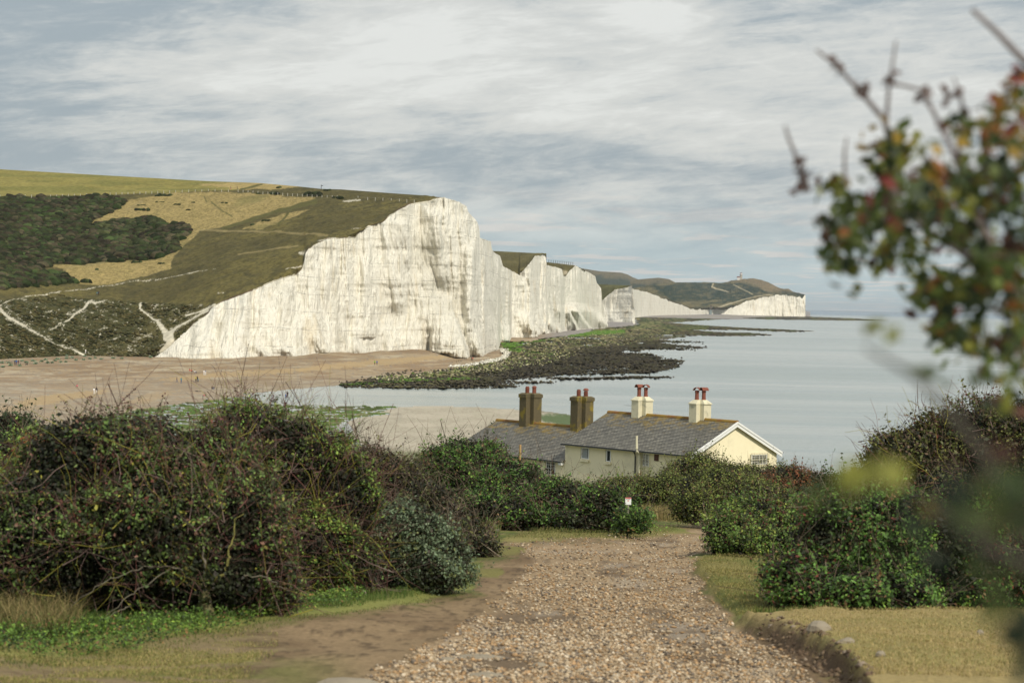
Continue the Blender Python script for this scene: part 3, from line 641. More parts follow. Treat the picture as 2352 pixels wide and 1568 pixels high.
SP = mixc(SP, (.16, .145, .10), ss(7, 1, -sdf(U, Vv, SPIT))*ss(1180, 1260, U)*.8); SP = mixc(SP, (.06, .10, .03), ss(12, 0, sdf(U, Vv, [(1235,958),(1310,955),(1350,972),(1300,976)])+(n2-.5)*14)*.9)
SP = mixc(SP, (.14, .15, .07), ss(1028, 1040, Vv+(n4-.5)*12)*.8)
for cid, A_ in ((0, S), (1, S), (2, R_), (3, AL), (4, SP)): C[CL == cid] = A_[CL == cid]
def facecls():
    a = np.stack([CL[:-1, :-1], CL[:-1, 1:], CL[1:, 1:], CL[1:, :-1]], -1)
    return a.max(-1)
FC = facecls(); Vf = V.reshape(-1, 3); Cf = C.reshape(-1, 3)
for cid, nm, mt in ((1, 'beach', M_shingle), (2, 'rock_shelf', M_reef), (3, 'mud_flat', M_reef), (4, 'shingle_spit', M_shingle)):
    F = grid_faces(len(vs), len(us), FC == cid); a, b_, c_ = compact(Vf, F, Cf)
    tag(mesh_np(nm, a, b_, mt, cols=c_, smooth=(cid == 4)), kind='structure')
usB, vsB = us.copy(), vs.copy()
def beach_pt(u, v):
    j = int(np.argmin(np.abs(usB-u))); i = int(np.argmin(np.abs(vsB-v))); return PZ(u, v, max(float(ZZ[i, j]), 0))
# ================================================================== near ground: sloping track, verges, banks
LANE = [(700,1720),(820,1580),(855,1540),(923,1521),(1040,1452),(1128,1384),(1197,1325),(1221,1286),(1182,1252),(1265,1246),(1392,1245),(1470,1232),(1582,1222),(1600,1208),(1640,1206),(1640,1230),(1626,1252),(1592,1281),(1602,1325),(1641,1384),(1704,1442),(1763,1481),(1837,1521),(1890,1570),(2000,1720)]
DIRT = [(400,1720),(540,1568),(600,1500),(640,1450),(689,1430),(800,1412),(923,1394),(1001,1366),(1079,1352),(1085,1320),(1120,1280),(1170,1255),(1190,1240),(1300,1236),(1480,1226),(1560,1212),(1640,1196),(1660,1260),(1600,1285),(1630,1340),(1670,1390),(1720,1435),(1790,1460),(1860,1495),(1930,1550),(2050,1720)]
BANKR = [(1705,1425),(1760,1428),(1830,1426),(2000,1424),(2352,1408),(3900,1380),(3900,1900),(2080,1900),(1985,1600),(1950,1550),(1910,1525),(1860,1500),(1800,1470),(1740,1445)]
GR2 = [(1590,1290),(1650,1280),(1800,1280),(1840,1420),(1720,1425),(1660,1390),(1612,1330)]
GR3 = [(1150,1240),(1250,1220),(1330,1212),(1480,1208),(1570,1214),(1590,1222),(1480,1232),(1300,1240),(1180,1246)]
GL = [(-900,1495),(0,1492),(200,1478),(420,1455),(560,1440),(690,1424),(800,1405),(920,1392),(1010,1362),(1085,1348),(1060,1320),(-900,1300)]
GTUFT = [[(1080,1300),(1150,1300),(1148,1320),(1095,1322)], [(1085,1250),(1160,1250),(1205,1260),(1190,1270),(1100,1275)]]
us2 = np.concatenate([np.arange(-2200, -20, 25), np.arange(-20, 2380, 3.2), np.arange(2380, 4700, 25)])
vv2 = np.concatenate([[4200, 3200, 2600, 2200, 2000, 1900, 1820, 1760, 1710, 1670], np.arange(1640, 1200, -2.4), np.arange(1200, 1150, -1.6)])
U, Vv = np.meshgrid(us2, vv2); V = G(U, Vv)
x, y = V[..., 0], V[..., 1]
na = fbm(x*1.1, y*.6, 0, 4, 101)-.5; nb = fbm(x*5, y*2.5, 0, 3, 102)-.5
lane = sdf(U+na*90+nb*30, Vv+na*26, LANE); dirt = sdf(U+na*110+nb*30, Vv+na*30+nb*10, DIRT); bank = sdf(U+na*30, Vv+na*20, BANKR)
g2 = sdf(U+na*30, Vv+na*18, GR2); g3 = sdf(U+na*40, Vv+na*6, GR3); gl = sdf(U+na*50, Vv+na*14, GL)
n = fbm(x*.7, y*.35, 0, 4, 103); n2 = fbm(x*9, y*4, 0, 3, 104)
z = V[..., 2]
z = z + (fbm(x*.5, y*.25, 0, 3, 105)-.5)*.22 - .06*ss(6, -20, lane) + (n2-.5)*.03
z = z + .17*ss(8, -12, bank+(nb)*22) + (nb*.10+na*.06)*ss(30, 5, np.abs(bank)) + .10*ss(4, -14, g2) + .07*ss(3, -8, g3) + .05*ss(0, -14, gl)
z = z - .07*ss(-1, 0, -np.abs(bank-14)/22)*ss(1500, 1400, 0*U+1450)
C = np.empty(U.shape+(3,))
C[:] = (.085, .10, .032)
st = fbm(x*.9, y*3.0, 0, 4, 111)
grass = np.array((.22, .195, .075)); C = mixc(C, grass, ss(1395, 1440, Vv)); C = mixc(C, (.115, .14, .035), ss(.42, .6, n)*.7)
C = mixc(C, (.21, .175, .075), ss(.5, .68, fbm(x*.9, y*.5, 0, 4, 106))*.8)
dm = ss(16, -22, dirt+(n2-.5)*50); C = mixc(C, (.165, .113, .066), dm); C = mixc(C, (.25, .18, .105), dm*ss(.45, .65, n)*.8); C = mixc(C, (.065, .045, .03), ss(6, -8, dirt)*ss(.55, .7, n2)*.6)
C = mixc(C, (.145, .14, .05), ss(6, -8, dirt)*ss(880, 620, U)*ss(1490, 1540, Vv)*ss(.42, .60, n+.1*(n2-.5))*.9)
C = mixc(C, (.30, .22, .135), ss(8, -14, lane)); C = mixc(C, (.11, .08, .055), ss(8, -14, lane)*ss(.56, .72, fbm(x*1.4, y*.5, 0, 4, 107))*.75)
C = mixc(C, (.33, .28, .22), ss(8, -14, lane)*ss(.60, .74, fbm(x*.9, y*.45, 5, 4, 108))*.6)
lf = ss(1440, 1510, Vv+(U-300)*.12)*ss(760, 600, U+(n-.5)*300); C = mixc(C, (.20, .15, .085), lf*ss(.40, .56, st)); C = mixc(C, (.12, .085, .05), lf*ss(.56, .70, fbm(x*1.3, y*2.2, 4, 4, 112))*.8)
C = mixc(C, (.075, .105, .025), ss(4, -3, gl)*ss(1500, 1460, Vv)); C = mixc(C, (.22, .22, .07), ss(5, -2, gl)*ss(-16, -2, gl)*.85)
C = mixc(C, (.30, .235, .105), ss(3, -4, bank)); C = mixc(C, (.25, .215, .085), ss(3, -4, bank)*ss(.42, .6, fbm(x*.6, y*.9, 3, 4, 109))*.9)
C = mixc(C, (.10, .068, .042), ss(26, 6, np.abs(bank-9)+(n2-.5)*18)*ss(1690, 1790, U)*ss(1428, 1448, Vv)*ss(2100, 2010, U))
C = mixc(C, (.20, .175, .065), ss(4, -4, g2)); C = mixc(C, (.11, .125, .035), ss(4, -4, g2)*ss(.48, .6, n)*.8)
C = mixc(C, (.21, .185, .068), ss(2, -2, g3)); C = mixc(C, (.10, .13, .03), ss(2, -2, g3)*ss(1224, 1214, Vv)*.8)
for T in GTUFT: C = mixc(C, (.17, .155, .055), ss(4, -3, sdf(U+na*40, Vv+na*12, T)))
V[..., 2] = z
# rows running on behind the bushes down to the valley floor
rows = [V]; cr = [C]; last = V[-1]
for yy in (100, 120, 140, 165, 200, 240, 290, 330):
    q = last.copy(); k_ = yy/last[:, 1]; q[:, 0] *= k_; q[:, 1] = yy; q[:, 2] = zg(0, yy)
    rows.append(q[None]); cr.append(np.broadcast_to(np.array([.085, .095, .035]), (1,)+q.shape))
V = np.concatenate(rows); C = np.concatenate(cr)
M_near = mat_attr('track and verge', .95, (1.2, .18), (14, .45), (16, .8, .05), spec=.08)
F = grid_faces(V.shape[0], V.shape[1])
isl = np.zeros(V.shape[:2], bool); isl[:U.shape[0]] = lane < 2
fm = isl[:-1, :-1] & isl[1:, 1:] & isl[:-1, 1:] & isl[1:, :-1]
Fl = grid_faces(V.shape[0], V.shape[1], fm); Fo = grid_faces(V.shape[0], V.shape[1], ~fm)
for nm, f_ in (('track', Fl), ('ground', Fo)):
    a, b_, c_ = compact(V.reshape(-1, 3), f_, C.reshape(-1, 3)); tag(mesh_np(nm, a, b_, M_near, cols=c_, smooth=True), kind='structure')
NV = V[:U.shape[0]]
def near_pt(u, v):
    j = int(np.argmin(np.abs(us2-u))); i = int(np.argmin(np.abs(vv2-v))); g = G(u, v); return np.array([g[0], g[1], NV[i, j, 2]])
# gravel: thousands of loose flints on the track
def stones(name, pts, size, cols, mat, flat=.6, sub=0):
    n = len(pts)
    base = np.array([(1,0,0),(-1,0,0),(0,1,0),(0,-1,0),(0,0,1),(0,0,-1),(.7,.7,.3),(-.7,.7,-.2),(.6,-.75,.3),(-.7,-.6,.4)], float)[:6]
    f = np.array([(0,2,4),(2,1,4),(1,3,4),(3,0,4),(2,0,5),(1,2,5),(3,1,5),(0,3,5)])
    j = 1+rng.uniform(-.35, .35, (n, 6, 1)); V = base[None]*j*np.asarray(size).reshape(-1, 1, 1)
    V[..., 0] *= rng.uniform(.8, 1.5, (n, 1)); V[..., 2] *= flat
    V[:, :, 2] += rng.uniform(-.25, .25, (n, 6))*np.asarray(size).reshape(-1, 1)
    a = rng.uniform(0, 6.28, n); ca, sa = np.cos(a)[:, None], np.sin(a)[:, None]
    X_ = V[..., 0]*ca-V[..., 1]*sa; Y2 = V[..., 0]*sa+V[..., 1]*ca; V = np.stack([X_, Y2, V[..., 2]], -1)+pts[:, None]
    F = (f[None]+(np.arange(n)*6)[:, None, None]).reshape(-1, 3)
    return mesh_np(name, V.reshape(-1, 3), F, mat, cols=np.repeat(cols, 6, 0))
k = 130000
gu = rng.uniform(650, 2000, k); gy = 1/rng.uniform(1/70, 1/14, k)**1.0
gv = proj(np.stack([0*gy, gy, zg(0, gy)], -1))[1]; gv = gv+.0218*(gu-UC)
g0 = G(gu, gv); nn = fbm(g0[:, 0]*1.1, g0[:, 1]*.6, 0, 4, 101)-.5
ok = (sdf(gu+nn*60, gv+nn*16, LANE) < rng.exponential(3, k)) & (fbm(g0[:, 0]*1.4, g0[:, 1]*.5, 0, 4, 107) < rng.uniform(.5, .85, k))
gu, gv, g0 = gu[ok][:46000], gv[ok][:46000], g0[ok][:46000]
iu = np.searchsorted(us2, gu)-1; iv = np.clip(len(vv2)-1-np.searchsorted(vv2[::-1], gv), 0, len(vv2)-1); g0[:, 2] = NV[iv, iu, 2]
pal = np.array([(.35,.265,.17),(.42,.33,.22),(.30,.195,.10),(.50,.42,.31),(.11,.09,.07),(.36,.23,.12),(.19,.155,.12)])
pc = pal[rng.choice(7, len(g0), p=[.24,.18,.18,.13,.10,.10,.07])]*rng.uniform(.7, 1.2, (len(g0), 1))
tag(stones('gravel', g0+[0, 0, .004], (.007+.022*rng.random(len(g0))**2)*(1+.006*g0[:, 1]), pc, M_rock), kind='stuff')
# scattered pale stones on the dirt verge
SLAB = [(1105,1497,.20,.03,'flat pale chalk slab half sunk in the gravel track'), (800,1562,.20,.04,'wide white stone at the lower left edge of the gravel'), (1030,1506,.07,.03,'small pale slab just left of the biggest slab in the gravel'),
        (1240,1515,.06,.035,'small chalk block right of the flat pale slab'), (1120,1540,.14,.025,'low pale stone bedded below the flat chalk slab'), (1880,1492,.11,.10,'large grey stone set in the eroded turf bank'), (1945,1520,.07,.05,'lower small grey stone in the eroded turf bank'),
        (835,1380,.035,.05,'white flint at the edge of the grass verge by the left bushes'), (2250,1500,.035,.05,'tiny white flint on the dry grass right of the track'), (2020,1555,.04,.04,'tiny pale flint on the dry grass beside the turf bank')]
def lump(mb_seed, r, rz, n=10, m=6):
    vs = []; fs = []
    for j in range(m+1):
        th = math.pi*j/m
        for i in range(n):
            ph = 2*math.pi*i/n; q = Vector((math.sin(th)*math.cos(ph), math.sin(th)*math.sin(ph), math.cos(th)))
            k_ = .72+.55*float(fbm(q.x*1.3+mb_seed, q.y*1.3, q.z*1.3, 3, 5)); vs.append((q.x*r*k_*1.2, q.y*r*k_, q.z*rz*k_))
    for j in range(m):
        for i in range(n): fs.append((j*n+i, j*n+(i+1) % n, (j+1)*n+(i+1) % n, (j+1)*n+i))
    return vs, fs
M_stone = mat_plain('pale stone', (.25, .215, .16), .9, .25, 9, (20, .6, .02), spec=.1)
for i, (a, b_, r, rz, lb) in enumerate(SLAB):
    p = near_pt(a, b_); mb = MB(); mb.add(*lump(i*3.1, r, rz)); o = mb.build('stone', M_stone); o.location = p+[0, 0, rz*.15]; tag(o, lb, 'stone', 'pale stones beside and in the track')
# ================================================================== foliage
def basis(n):
    a = np.cross(n, [.2, .3, .93]); a /= np.linalg.norm(a, axis=1, keepdims=True)+1e-9
    return a, np.cross(n, a)
def quads(p, nrm, half, wid, roll, cols):
    a, b = basis(nrm); c, s = np.cos(roll)[:, None], np.sin(roll)[:, None]
    la = (a*c+b*s)*half[:, None]; wb = (-a*s+b*c)*wid[:, None]
    V = np.stack([p-la, p+wb-la*.1, p+la, p-wb-la*.1], 1)
    F = np.arange(len(p)*4).reshape(-1, 4)
    return V.reshape(-1, 3), F, np.repeat(cols, 4, 0)
PAL = {
 'inner_shade': ([(.016,.022,.009),(.026,.032,.012),(.030,.022,.014),(.012,.013,.008)], [.3,.25,.2,.25]),
 'bramble': ([(0.0618,0.1233,0.0238),(0.0894,0.174,0.0333),(0.0413,0.0798,0.019),(0.1444,0.2393,0.0416),(0.15,0.0938,0.0438),(0.02,0.034,0.012)], [.28,.22,.20,.10,.07,.13]),
 'green':   ([(0.0963,0.1668,0.0333),(0.1513,0.2175,0.0451),(0.0618,0.1015,0.0238),(0.1993,0.232,0.0475),(0.125,0.0813,0.0438),(0.028,0.04,0.015)], [.25,.2,.2,.1,.08,.17]),
 'brown':   ([(0.0825,0.0986,0.0285),(0.095,0.065,0.042),(0.0605,0.058,0.0266),(0.132,0.1334,0.038),(0.035,0.032,0.02)], [.25,.22,.2,.13,.2]),
 'thorn':   ([(.075,.120,.030),(.110,.155,.038),(.110,.060,.038),(.135,.072,.05),(.030,.038,.016),(.20,.19,.035)], [.32,.20,.10,.05,.28,.05]),
 'grey':    ([(.12,.165,.095),(.085,.125,.065),(.17,.21,.13),(.045,.068,.034),(.15,.17,.06)], [.32,.26,.14,.2,.08]),
 'olive':   ([(0.1238,0.1523,0.0356),(0.0963,0.1233,0.0309),(0.165,0.1812,0.0416),(0.0618,0.0725,0.0214),(0.1375,0.0875,0.0375)], [.3,.25,.15,.2,.1]),
 'rust':    ([(.17,.060,.028),(.12,.070,.030),(.22,.085,.035),(.07,.075,.026),(.06,.035,.02)], [.26,.2,.12,.26,.16]),
 'dark':    ([(.035,.060,.022),(.050,.080,.028),(.022,.036,.014)], [.4,.3,.3])}
def shell(blobs, n, seed, depth=.13, lump_a=.30, lump_s=1.6, gaps=True):
    B = [(P(u, v, Y), ru*Y/FOC, max(ru, rv)*Y/FOC*ky, rv*Y/FOC) for (u, v, ru, rv, Y, ky) in blobs]
    r = np.random.default_rng(seed); w_ = np.array([b[1]*b[3]+.3*b[2]*b[3] for b in B]); w_ /= w_.sum()
    idx = r.choice(len(B), n, p=w_); d = r.normal(size=(n, 3)); d /= np.linalg.norm(d, axis=1, keepdims=True)
    keep = (d[:, 1] < .25) | (r.random(n) < .3); idx, d = idx[keep], d[keep]
    c = np.array([B[i][0] for i in idx]); rad = np.array([B[i][1:] for i in idx])
    s = c[:, 0]*0+1.0/lump_s
    q = c+d*rad; l = fbm(q[:, 0]*lump_s, q[:, 1]*lump_s, q[:, 2]*lump_s, 4, seed)
    l2 = fbm(q[:, 0]*lump_s*3.1, q[:, 1]*lump_s*3.1, q[:, 2]*lump_s*3.1, 2, seed+60)
    k_ = 1+(l-.52)*lump_a*3+(l2-.5)*lump_a*.7-r.exponential(depth, len(d))
    p = c+d*rad*k_[:, None]
    gap = fbm(p[:, 0]*lump_s*1.5, p[:, 1]*lump_s*1.5, p[:, 2]*lump_s*2.0, 3, seed+70) > r.uniform(.36, .50, len(p))
    ok = p[:, 2] > zg(p[:, 0], p[:, 1])+.02
    for cc, a, b, e in B:
        ok &= (((p[:, 0]-cc[0])/a)**2+((p[:, 1]-cc[1])/b)**2+((p[:, 2]-cc[2])/e)**2) > .50
    if gaps: ok &= gap
    nr = d/rad; nr /= np.linalg.norm(nr, axis=1, keepdims=True)
    return p[ok], nr[ok], B
def leaves(p, nr, per, spread, half, pal, seed, tint=None):
    r = np.random.default_rng(seed+1); n = len(p)
    q = np.repeat(p, per, 0)+r.normal(size=(n*per, 3))*spread*np.array([1, 1, .8])
    nn = np.repeat(nr, per, 0)*.9+r.normal(size=(n*per, 3))*.75+[0, 0, .35]; nn /= np.linalg.norm(nn, axis=1, keepdims=True)
    cols, wt = PAL[pal]; cols = np.array(cols); wt = np.array(wt)/sum(wt)
    f = fbm(p[:, 0]*.9, p[:, 1]*.9, p[:, 2]*.9, 3, seed+3)
    ci = np.clip(((f-.5)*.9+r.random(n)), 0, .999); cs = np.cumsum(wt); perm = np.argsort(-cols.sum(1)); 
    ck = np.searchsorted(np.cumsum(wt[perm]), ci); cc = cols[perm][np.clip(ck, 0, len(cols)-1)]
    cc = np.repeat(cc, per, 0); alt = cols[r.choice(len(cols), n*per, p=wt)]; mk = (r.random(n*per) < .35)[:, None]
    cc = np.where(mk, alt, cc)*r.uniform(.45, 1.75, (n*per, 1))*1.15
    if tint is not None: cc = tint(q, cc, r)
    h = half*np.repeat(r.uniform(.7, 1.25, n), per)*r.uniform(.6, 1.4, n*per)
    return quads(q, nn, h, h*.55, r.uniform(0, 6.28, n*per), cc)
def cores(B, k_=.66):
    Vs, Fs, b0 = [], [], 0
    for j, (c, a, b, e) in enumerate(B):
        vs, fs = lump(j*2.3+c[0], 1, 1, 16, 10); vs = np.array(vs)*[a*k_/1.2, b*k_, e*k_]*1.08+c
        vs[:, 2] = np.maximum(vs[:, 2], zg(vs[:, 0], vs[:, 1])-.3)
        Vs.append(vs); Fs.append(np.array(fs)+b0); b0 += len(vs)
    return np.concatenate(Vs), np.concatenate(Fs)
def twigs(p, nr, n, ln, r0, r1, cols, seed, out=.55, up=.35, m=6):
    r = np.random.default_rng(seed+7); i = r.choice(len(p), min(n, len(p)), replace=False); n = len(i)
    d = nr[i]*out+r.normal(size=(n, 3))*.55+[0, 0, up]; d /= np.linalg.norm(d, axis=1, keepdims=True)
    l = ln*r.uniform(.5, 1.3, n); t = np.linspace(-.6, .6, m)
    paths = p[i][:, None]+d[:, None]*(t[None, :, None]*l[:, None, None])
    bend = r.normal(size=(n, 1, 3))*.22*l[:, None, None]; paths = paths+bend*(t[None, :, None]**2*2)+np.cumsum(r.normal(size=(n, m, 3)), 1)*.035*l[:, None, None]
    cc = np.array(cols)[r.integers(0, len(cols), n)]*r.uniform(.7, 1.3, (n, 1))
    return tubes_np(paths, r0*r.uniform(.6, 1.4, n), r1+0*l, cc)
TW = {'thorn': [(.14,.085,.070),(.17,.12,.105),(.13,.06,.05),(.22,.20,.04),(.10,.06,.05)], 'pale': [(.22,.18,.13),(.14,.11,.08),(.10,.07,.05)], 'dark': [(.06,.045,.035),(.09,.07,.05)]}
def sprigs(p, nr, n, ln, half, pal, seed, bright=1.15):
    r = np.random.default_rng(seed+21); i = r.choice(len(p), min(n, len(p)), replace=False); n = len(i); m = 5; t = np.linspace(-.3, 1, m)
    d = nr[i]*.6+r.normal(size=(n, 3))*.38+[0, 0, .45]; d /= np.linalg.norm(d, axis=1, keepdims=True); l = ln*r.uniform(.35, 1.3, n)
    paths = p[i][:, None]+d[:, None]*(t[None, :, None]*l[:, None, None])+r.normal(size=(n, 1, 3))*.2*l[:, None, None]*(t[None, :, None]**2)
    per = 11; j = np.repeat(np.arange(n), per); k_ = r.uniform(0, .999, n*per)*(m-1); a = k_.astype(int); f = (k_-a)[:, None]
    q = paths[j, a]*(1-f)+paths[j, np.minimum(a+1, m-1)]*f+r.normal(size=(n*per, 3))*half*.9
    cols, wt = PAL[pal]; cols = np.array(cols); wt = np.array(wt)/sum(wt); c0 = cols[r.choice(len(cols), n, p=wt)]
    cc = np.repeat(c0, per, 0)*r.uniform(.7, 1.4, (n*per, 1))*bright
    nn = np.repeat(nr[i], per, 0)*.4+r.normal(size=(n*per, 3))*.8+[0, -.2, .4]; nn /= np.linalg.norm(nn, axis=1, keepdims=True); h = half*r.uniform(.55, 1.5, n*per)
    return quads(q, nn, h, h*.55, r.uniform(0, 6.28, n*per), cc), tubes_np(paths, np.full(n, half*.16), np.full(n, half*.06), np.repeat([(.12,.09,.065)], n, 0))
def bush(name, label, cat, blobs, n, per, half, pal, seed, tw=None, tint=None, group='bushes beside the track', depth=.13, lump_a=.30, lump_s=1.6, core=True, spread=None, thin=None):
    p, nr, B = shell(blobs, n, seed, depth, lump_a, lump_s)
    c0 = B[0][0]; base = empty(name, (c0[0], c0[1], zg(c0[0], c0[1]))); off = np.array(base.location)
    if thin: u_, v_ = proj(p); kp = np.random.default_rng(seed+9).random(len(p)) > thin[2]*ss(thin[0], thin[1], v_); pl, nl_ = p[kp], nr[kp]
    else: pl, nl_ = p, nr
    V, F, C = leaves(pl, nl_, per, spread or half*2.2, half, pal, seed, tint)
    (V2, F2, C2), (V3, F3, C3) = sprigs(pl, nl_, int(len(pl)*.10)+20, half*13, half, pal, seed)
    if tint is not None: C2 = np.repeat(tint(V2.reshape(-1, 4, 3).mean(1), C2[::4], np.random.default_rng(seed)), 4, 0)
    mesh_np('foliage', np.concatenate([V, V2])-off, np.concatenate([F, F2+len(V)]), M_leaf, base, np.concatenate([C, C2]))
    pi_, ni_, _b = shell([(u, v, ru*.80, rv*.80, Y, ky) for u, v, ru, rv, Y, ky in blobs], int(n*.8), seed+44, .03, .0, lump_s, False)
    V, F, C = leaves(pi_, ni_, max(per-2, 3), half*3, half*1.25, 'inner_shade', seed+5); mesh_np('inner_foliage', V-off, F, M_leaf, base, C)  # inner leaves coloured almost black, painting the shade inside the bush
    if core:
        V, F = cores(B, .66 if core is True else core); mesh_np('shade_core', V-off, F, M_inner, base, smooth=True)  # solid lumps added to block the view through and darken the gaps
    if not tw: tag(mesh_np('twigs', V3-off, F3, M_bark, base, C3), kind='stuff')
    if tw:
        V, F, C = twigs(p, nr, tw[0], tw[1], tw[2], tw[3], TW[tw[4]], seed, *(tw[5:] or ()))
        tag(mesh_np('twigs', np.concatenate([V, V3])-off, np.concatenate([F, F3+len(V)]), M_bark, base, np.concatenate([C, C3])), kind='stuff')
    tag(base, label, cat, group); return base, off, p
M_inner = mat_plain('painted core shade', (.013, .012, .008), .95, .5, 3, (6, 1, .1), spec=.0)  # near-black colour stands in for shade deep inside the bushes
def red_tips(amt, col=(.20, .05, .03), hi=.6):
    def f(q, c, r):
        m = (r.random(len(q)) < amt*.5*ss(.45, hi, fbm(q[:, 0]*1.5, q[:, 1]*1.5, q[:, 2]*1.5, 3, 77)))[:, None]
        return np.where(m, np.array(col)*r.uniform(.4, 1.1, (len(q), 1)), c)
    return f
def patch(poly, cols, amt):
    def f(q, c, r):
        u_, v_ = proj(q); m = (r.random(len(q)) < amt*ss(12, -10, sdf(u_, v_, poly)))[:, None]
        return np.where(m, np.array(cols)[r.integers(0, len(cols), len(q))]*r.uniform(.7, 1.3, (len(q), 1)), c)
    return f
k1 = .8
b1, o1, p1 = bush('hawthorn_bush', 'big twiggy thorn bush nearest the viewer at the left with a mossy trunk', 'bush',
   [(200,1080,165,140,24.69,0.8),(330,1050,130,105,25.14,0.8),(460,1110,150,135,25.14,0.8),(110,1240,190,180,24.23,0.8),(330,1230,200,170,24.23,0.8),(540,1240,125,150,24.69,0.8),(470,1330,150,80,24.23,0.8),(60,1350,160,90,24.23,0.8),(610,1300,70,90,24.69,0.8),(200,1330,150,80,24.78,0.8),(90,1385,170,62,24.6,0.6),(290,1388,150,52,24.6,0.6),(400,1392,90,46,24.65,0.6),(560,1380,90,52,24.7,0.6),(620,1350,70,60,24.89,0.7)],
   19000, 8, .023, 'thorn', 201, (1500, .75, .0055, .002, 'thorn'), red_tips(.14, (.16,.05,.035)), lump_a=.50, lump_s=1.5, depth=.15, thin=(1150, 1330, .5))
b2, o2, p2 = bush('hawthorn_bush', 'second thorn bush behind the nearest one with long bare stems and a forked trunk', 'bush',
   [(575,1010,115,90,30.2,0.8),(690,1060,110,105,30.2,0.8),(790,1160,85,125,30.2,0.8),(740,1260,105,105,29.74,0.8),(650,1180,110,130,30.2,0.8),(620,1300,80,70,29.74,0.8),(820,1290,50,70,29.74,0.8),(690,1345,100,45,29.8,0.7),(800,1335,70,45,29.9,0.7)],
   12000, 8, .022, 'green', 202, (1100, 1.1, .0055, .002, 'thorn'), red_tips(.14, (.15,.06,.04)), lump_a=.48, lump_s=1.3, depth=.15, thin=(1180, 1330, .45))
bush('buckthorn_bush', 'silvery grey green bush with narrow leaves at the left edge of the track', 'bush',
   [(930,1240,95,100,31.5,0.8),(1005,1285,75,78,31.5,0.8),(880,1300,60,75,31.5,0.8),(960,1310,95,55,31.14,0.8)], 7500, 7, .022, 'grey', 203, (300, .35, .004, .0015, 'dark', .6, .8), lump_a=.40, lump_s=1.8, depth=.12)
bush('hedge', 'brownish low hedge behind the silvery bush sloping down to the lane', 'bush',
   [(900,1116,90,67.5,50,0.8),(980,1176,80,72.0,49,0.8),(1050,1226,70,49.5,48,0.8),(1110,1261,40,27.0,47,0.8),(1010,1266,70,54.0,47,0.8),(850,1076,60,54.0,50,0.8)], 5500, 5, .04, 'brown', 204, (900, .9, .009, .003, 'pale'), lump_a=.30)
bush('bramble_thicket', 'wide green bramble thicket left of the cottages with dry stalks on top', 'bramble',
   [(1080,1075,115,72,73.8,0.7),(1010,1090,55,70,73.8,0.7),(1180,1130,110,75,72.0,0.7),(1290,1160,90,58,70.2,0.7),(1390,1165,65,48,68.4,0.8),(1120,1180,130,50,69.3,0.7),(1445,1190,40,28,68.4,0.9),(1330,1195,90,28,68.4,0.8)], 17000, 5, .046, 'bramble', 205, (500, 1.6, .011, .004, 'pale'), red_tips(.25, (.10,.04,.03)), lump_a=.34, lump_s=.8)
bush('hedge', 'clipped dark hedge running in front of the cream cottage wall', 'hedge',
   [(1440,1136,120,42,112,.5),(1345,1138,75,32,110,.6),(1530,1132,90,44,112,.5),(1280,1120,60,22,114,.6)], 9000, 5, .05, 'olive', 206, (220, 1.2, .011, .004, 'dark', .3, .9), lump_a=.20, lump_s=.7)
bush('hawthorn_bush', 'rounded hawthorn hiding the corner of the cottage and its gable foot', 'bush',
   [(1600,1090,72,54,118,k1),(1690,1110,85,54,118,k1),(1770,1116,75,50,118,k1),(1555,1110,50,40,117,k1)], 8500, 5, .05, 'olive', 207, (260, 1.3, .011, .004, 'dark', .3, .9), lump_a=.32, lump_s=.7)
bush('hawthorn_bush', 'rust coloured bush right of the gable at the sea edge', 'bush',
   [(1815,1110,60,42,112,k1),(1870,1115,45,32,112,k1),(1780,1125,50,34,111,k1)], 4200, 5, .048, 'rust', 208, (80, .9, .010, .004, 'dark'), lump_a=.30, lump_s=.7)
bush('hawthorn_bush', 'dark green bush beyond the rust coloured one where the land meets the sea', 'bush',
   [(1925,1125,55,38,100,k1),(1985,1120,60,40,95,k1),(1880,1150,60,30,98,k1)], 2600, 5, .06, 'dark', 209, None, lump_a=.30, lump_s=.8, core=False)
bush('hawthorn_bush', 'spreading hawthorn right of the grassy gap below the cottage', 'bush',
   [(1650,1130,105,62,84.0,0.8),(1720,1150,85,55,83.0,0.8),(1590,1160,50,42,82.0,0.8),(1770,1155,70,40,82.0,0.8)], 9500, 5, .042, 'olive', 210, (300, .9, .009, .004, 'dark'), lump_a=.30, lump_s=.9)
bush('bramble_thicket', 'low bramble mound where the track bends right', 'bramble',
   [(1735,1210,110,66,50.35,0.8),(1680,1235,58,48,49.4,0.8),(1830,1200,75,52,51.3,0.8),(1760,1250,90,34,48.45,0.8)], 9000, 5, .035, 'green', 211, (160, .8, .007, .003, 'pale'), red_tips(.3, (.16,.04,.03)), lump_a=.28, lump_s=1.2)
bush('bramble_thicket', 'large glossy bramble mound with red leaves above the dry grass on the right', 'bramble',
   [(1960,1240,150,120,28.95,0.8),(2110,1260,170,130,28.95,0.8),(1850,1330,105,75,28.47,0.8),(2250,1330,190,95,28.95,0.8),(2020,1180,100,60,29.91,0.8),(1990,1360,190,60,27.98,0.8),(2400,1320,150,110,28.95,0.8)], 15500, 6, .027, 'bramble', 212, (420, .8, .006, .002, 'pale'),
   red_tips(.34, (.17,.045,.03), .55), lump_a=.36, lump_s=1.7, depth=.12)
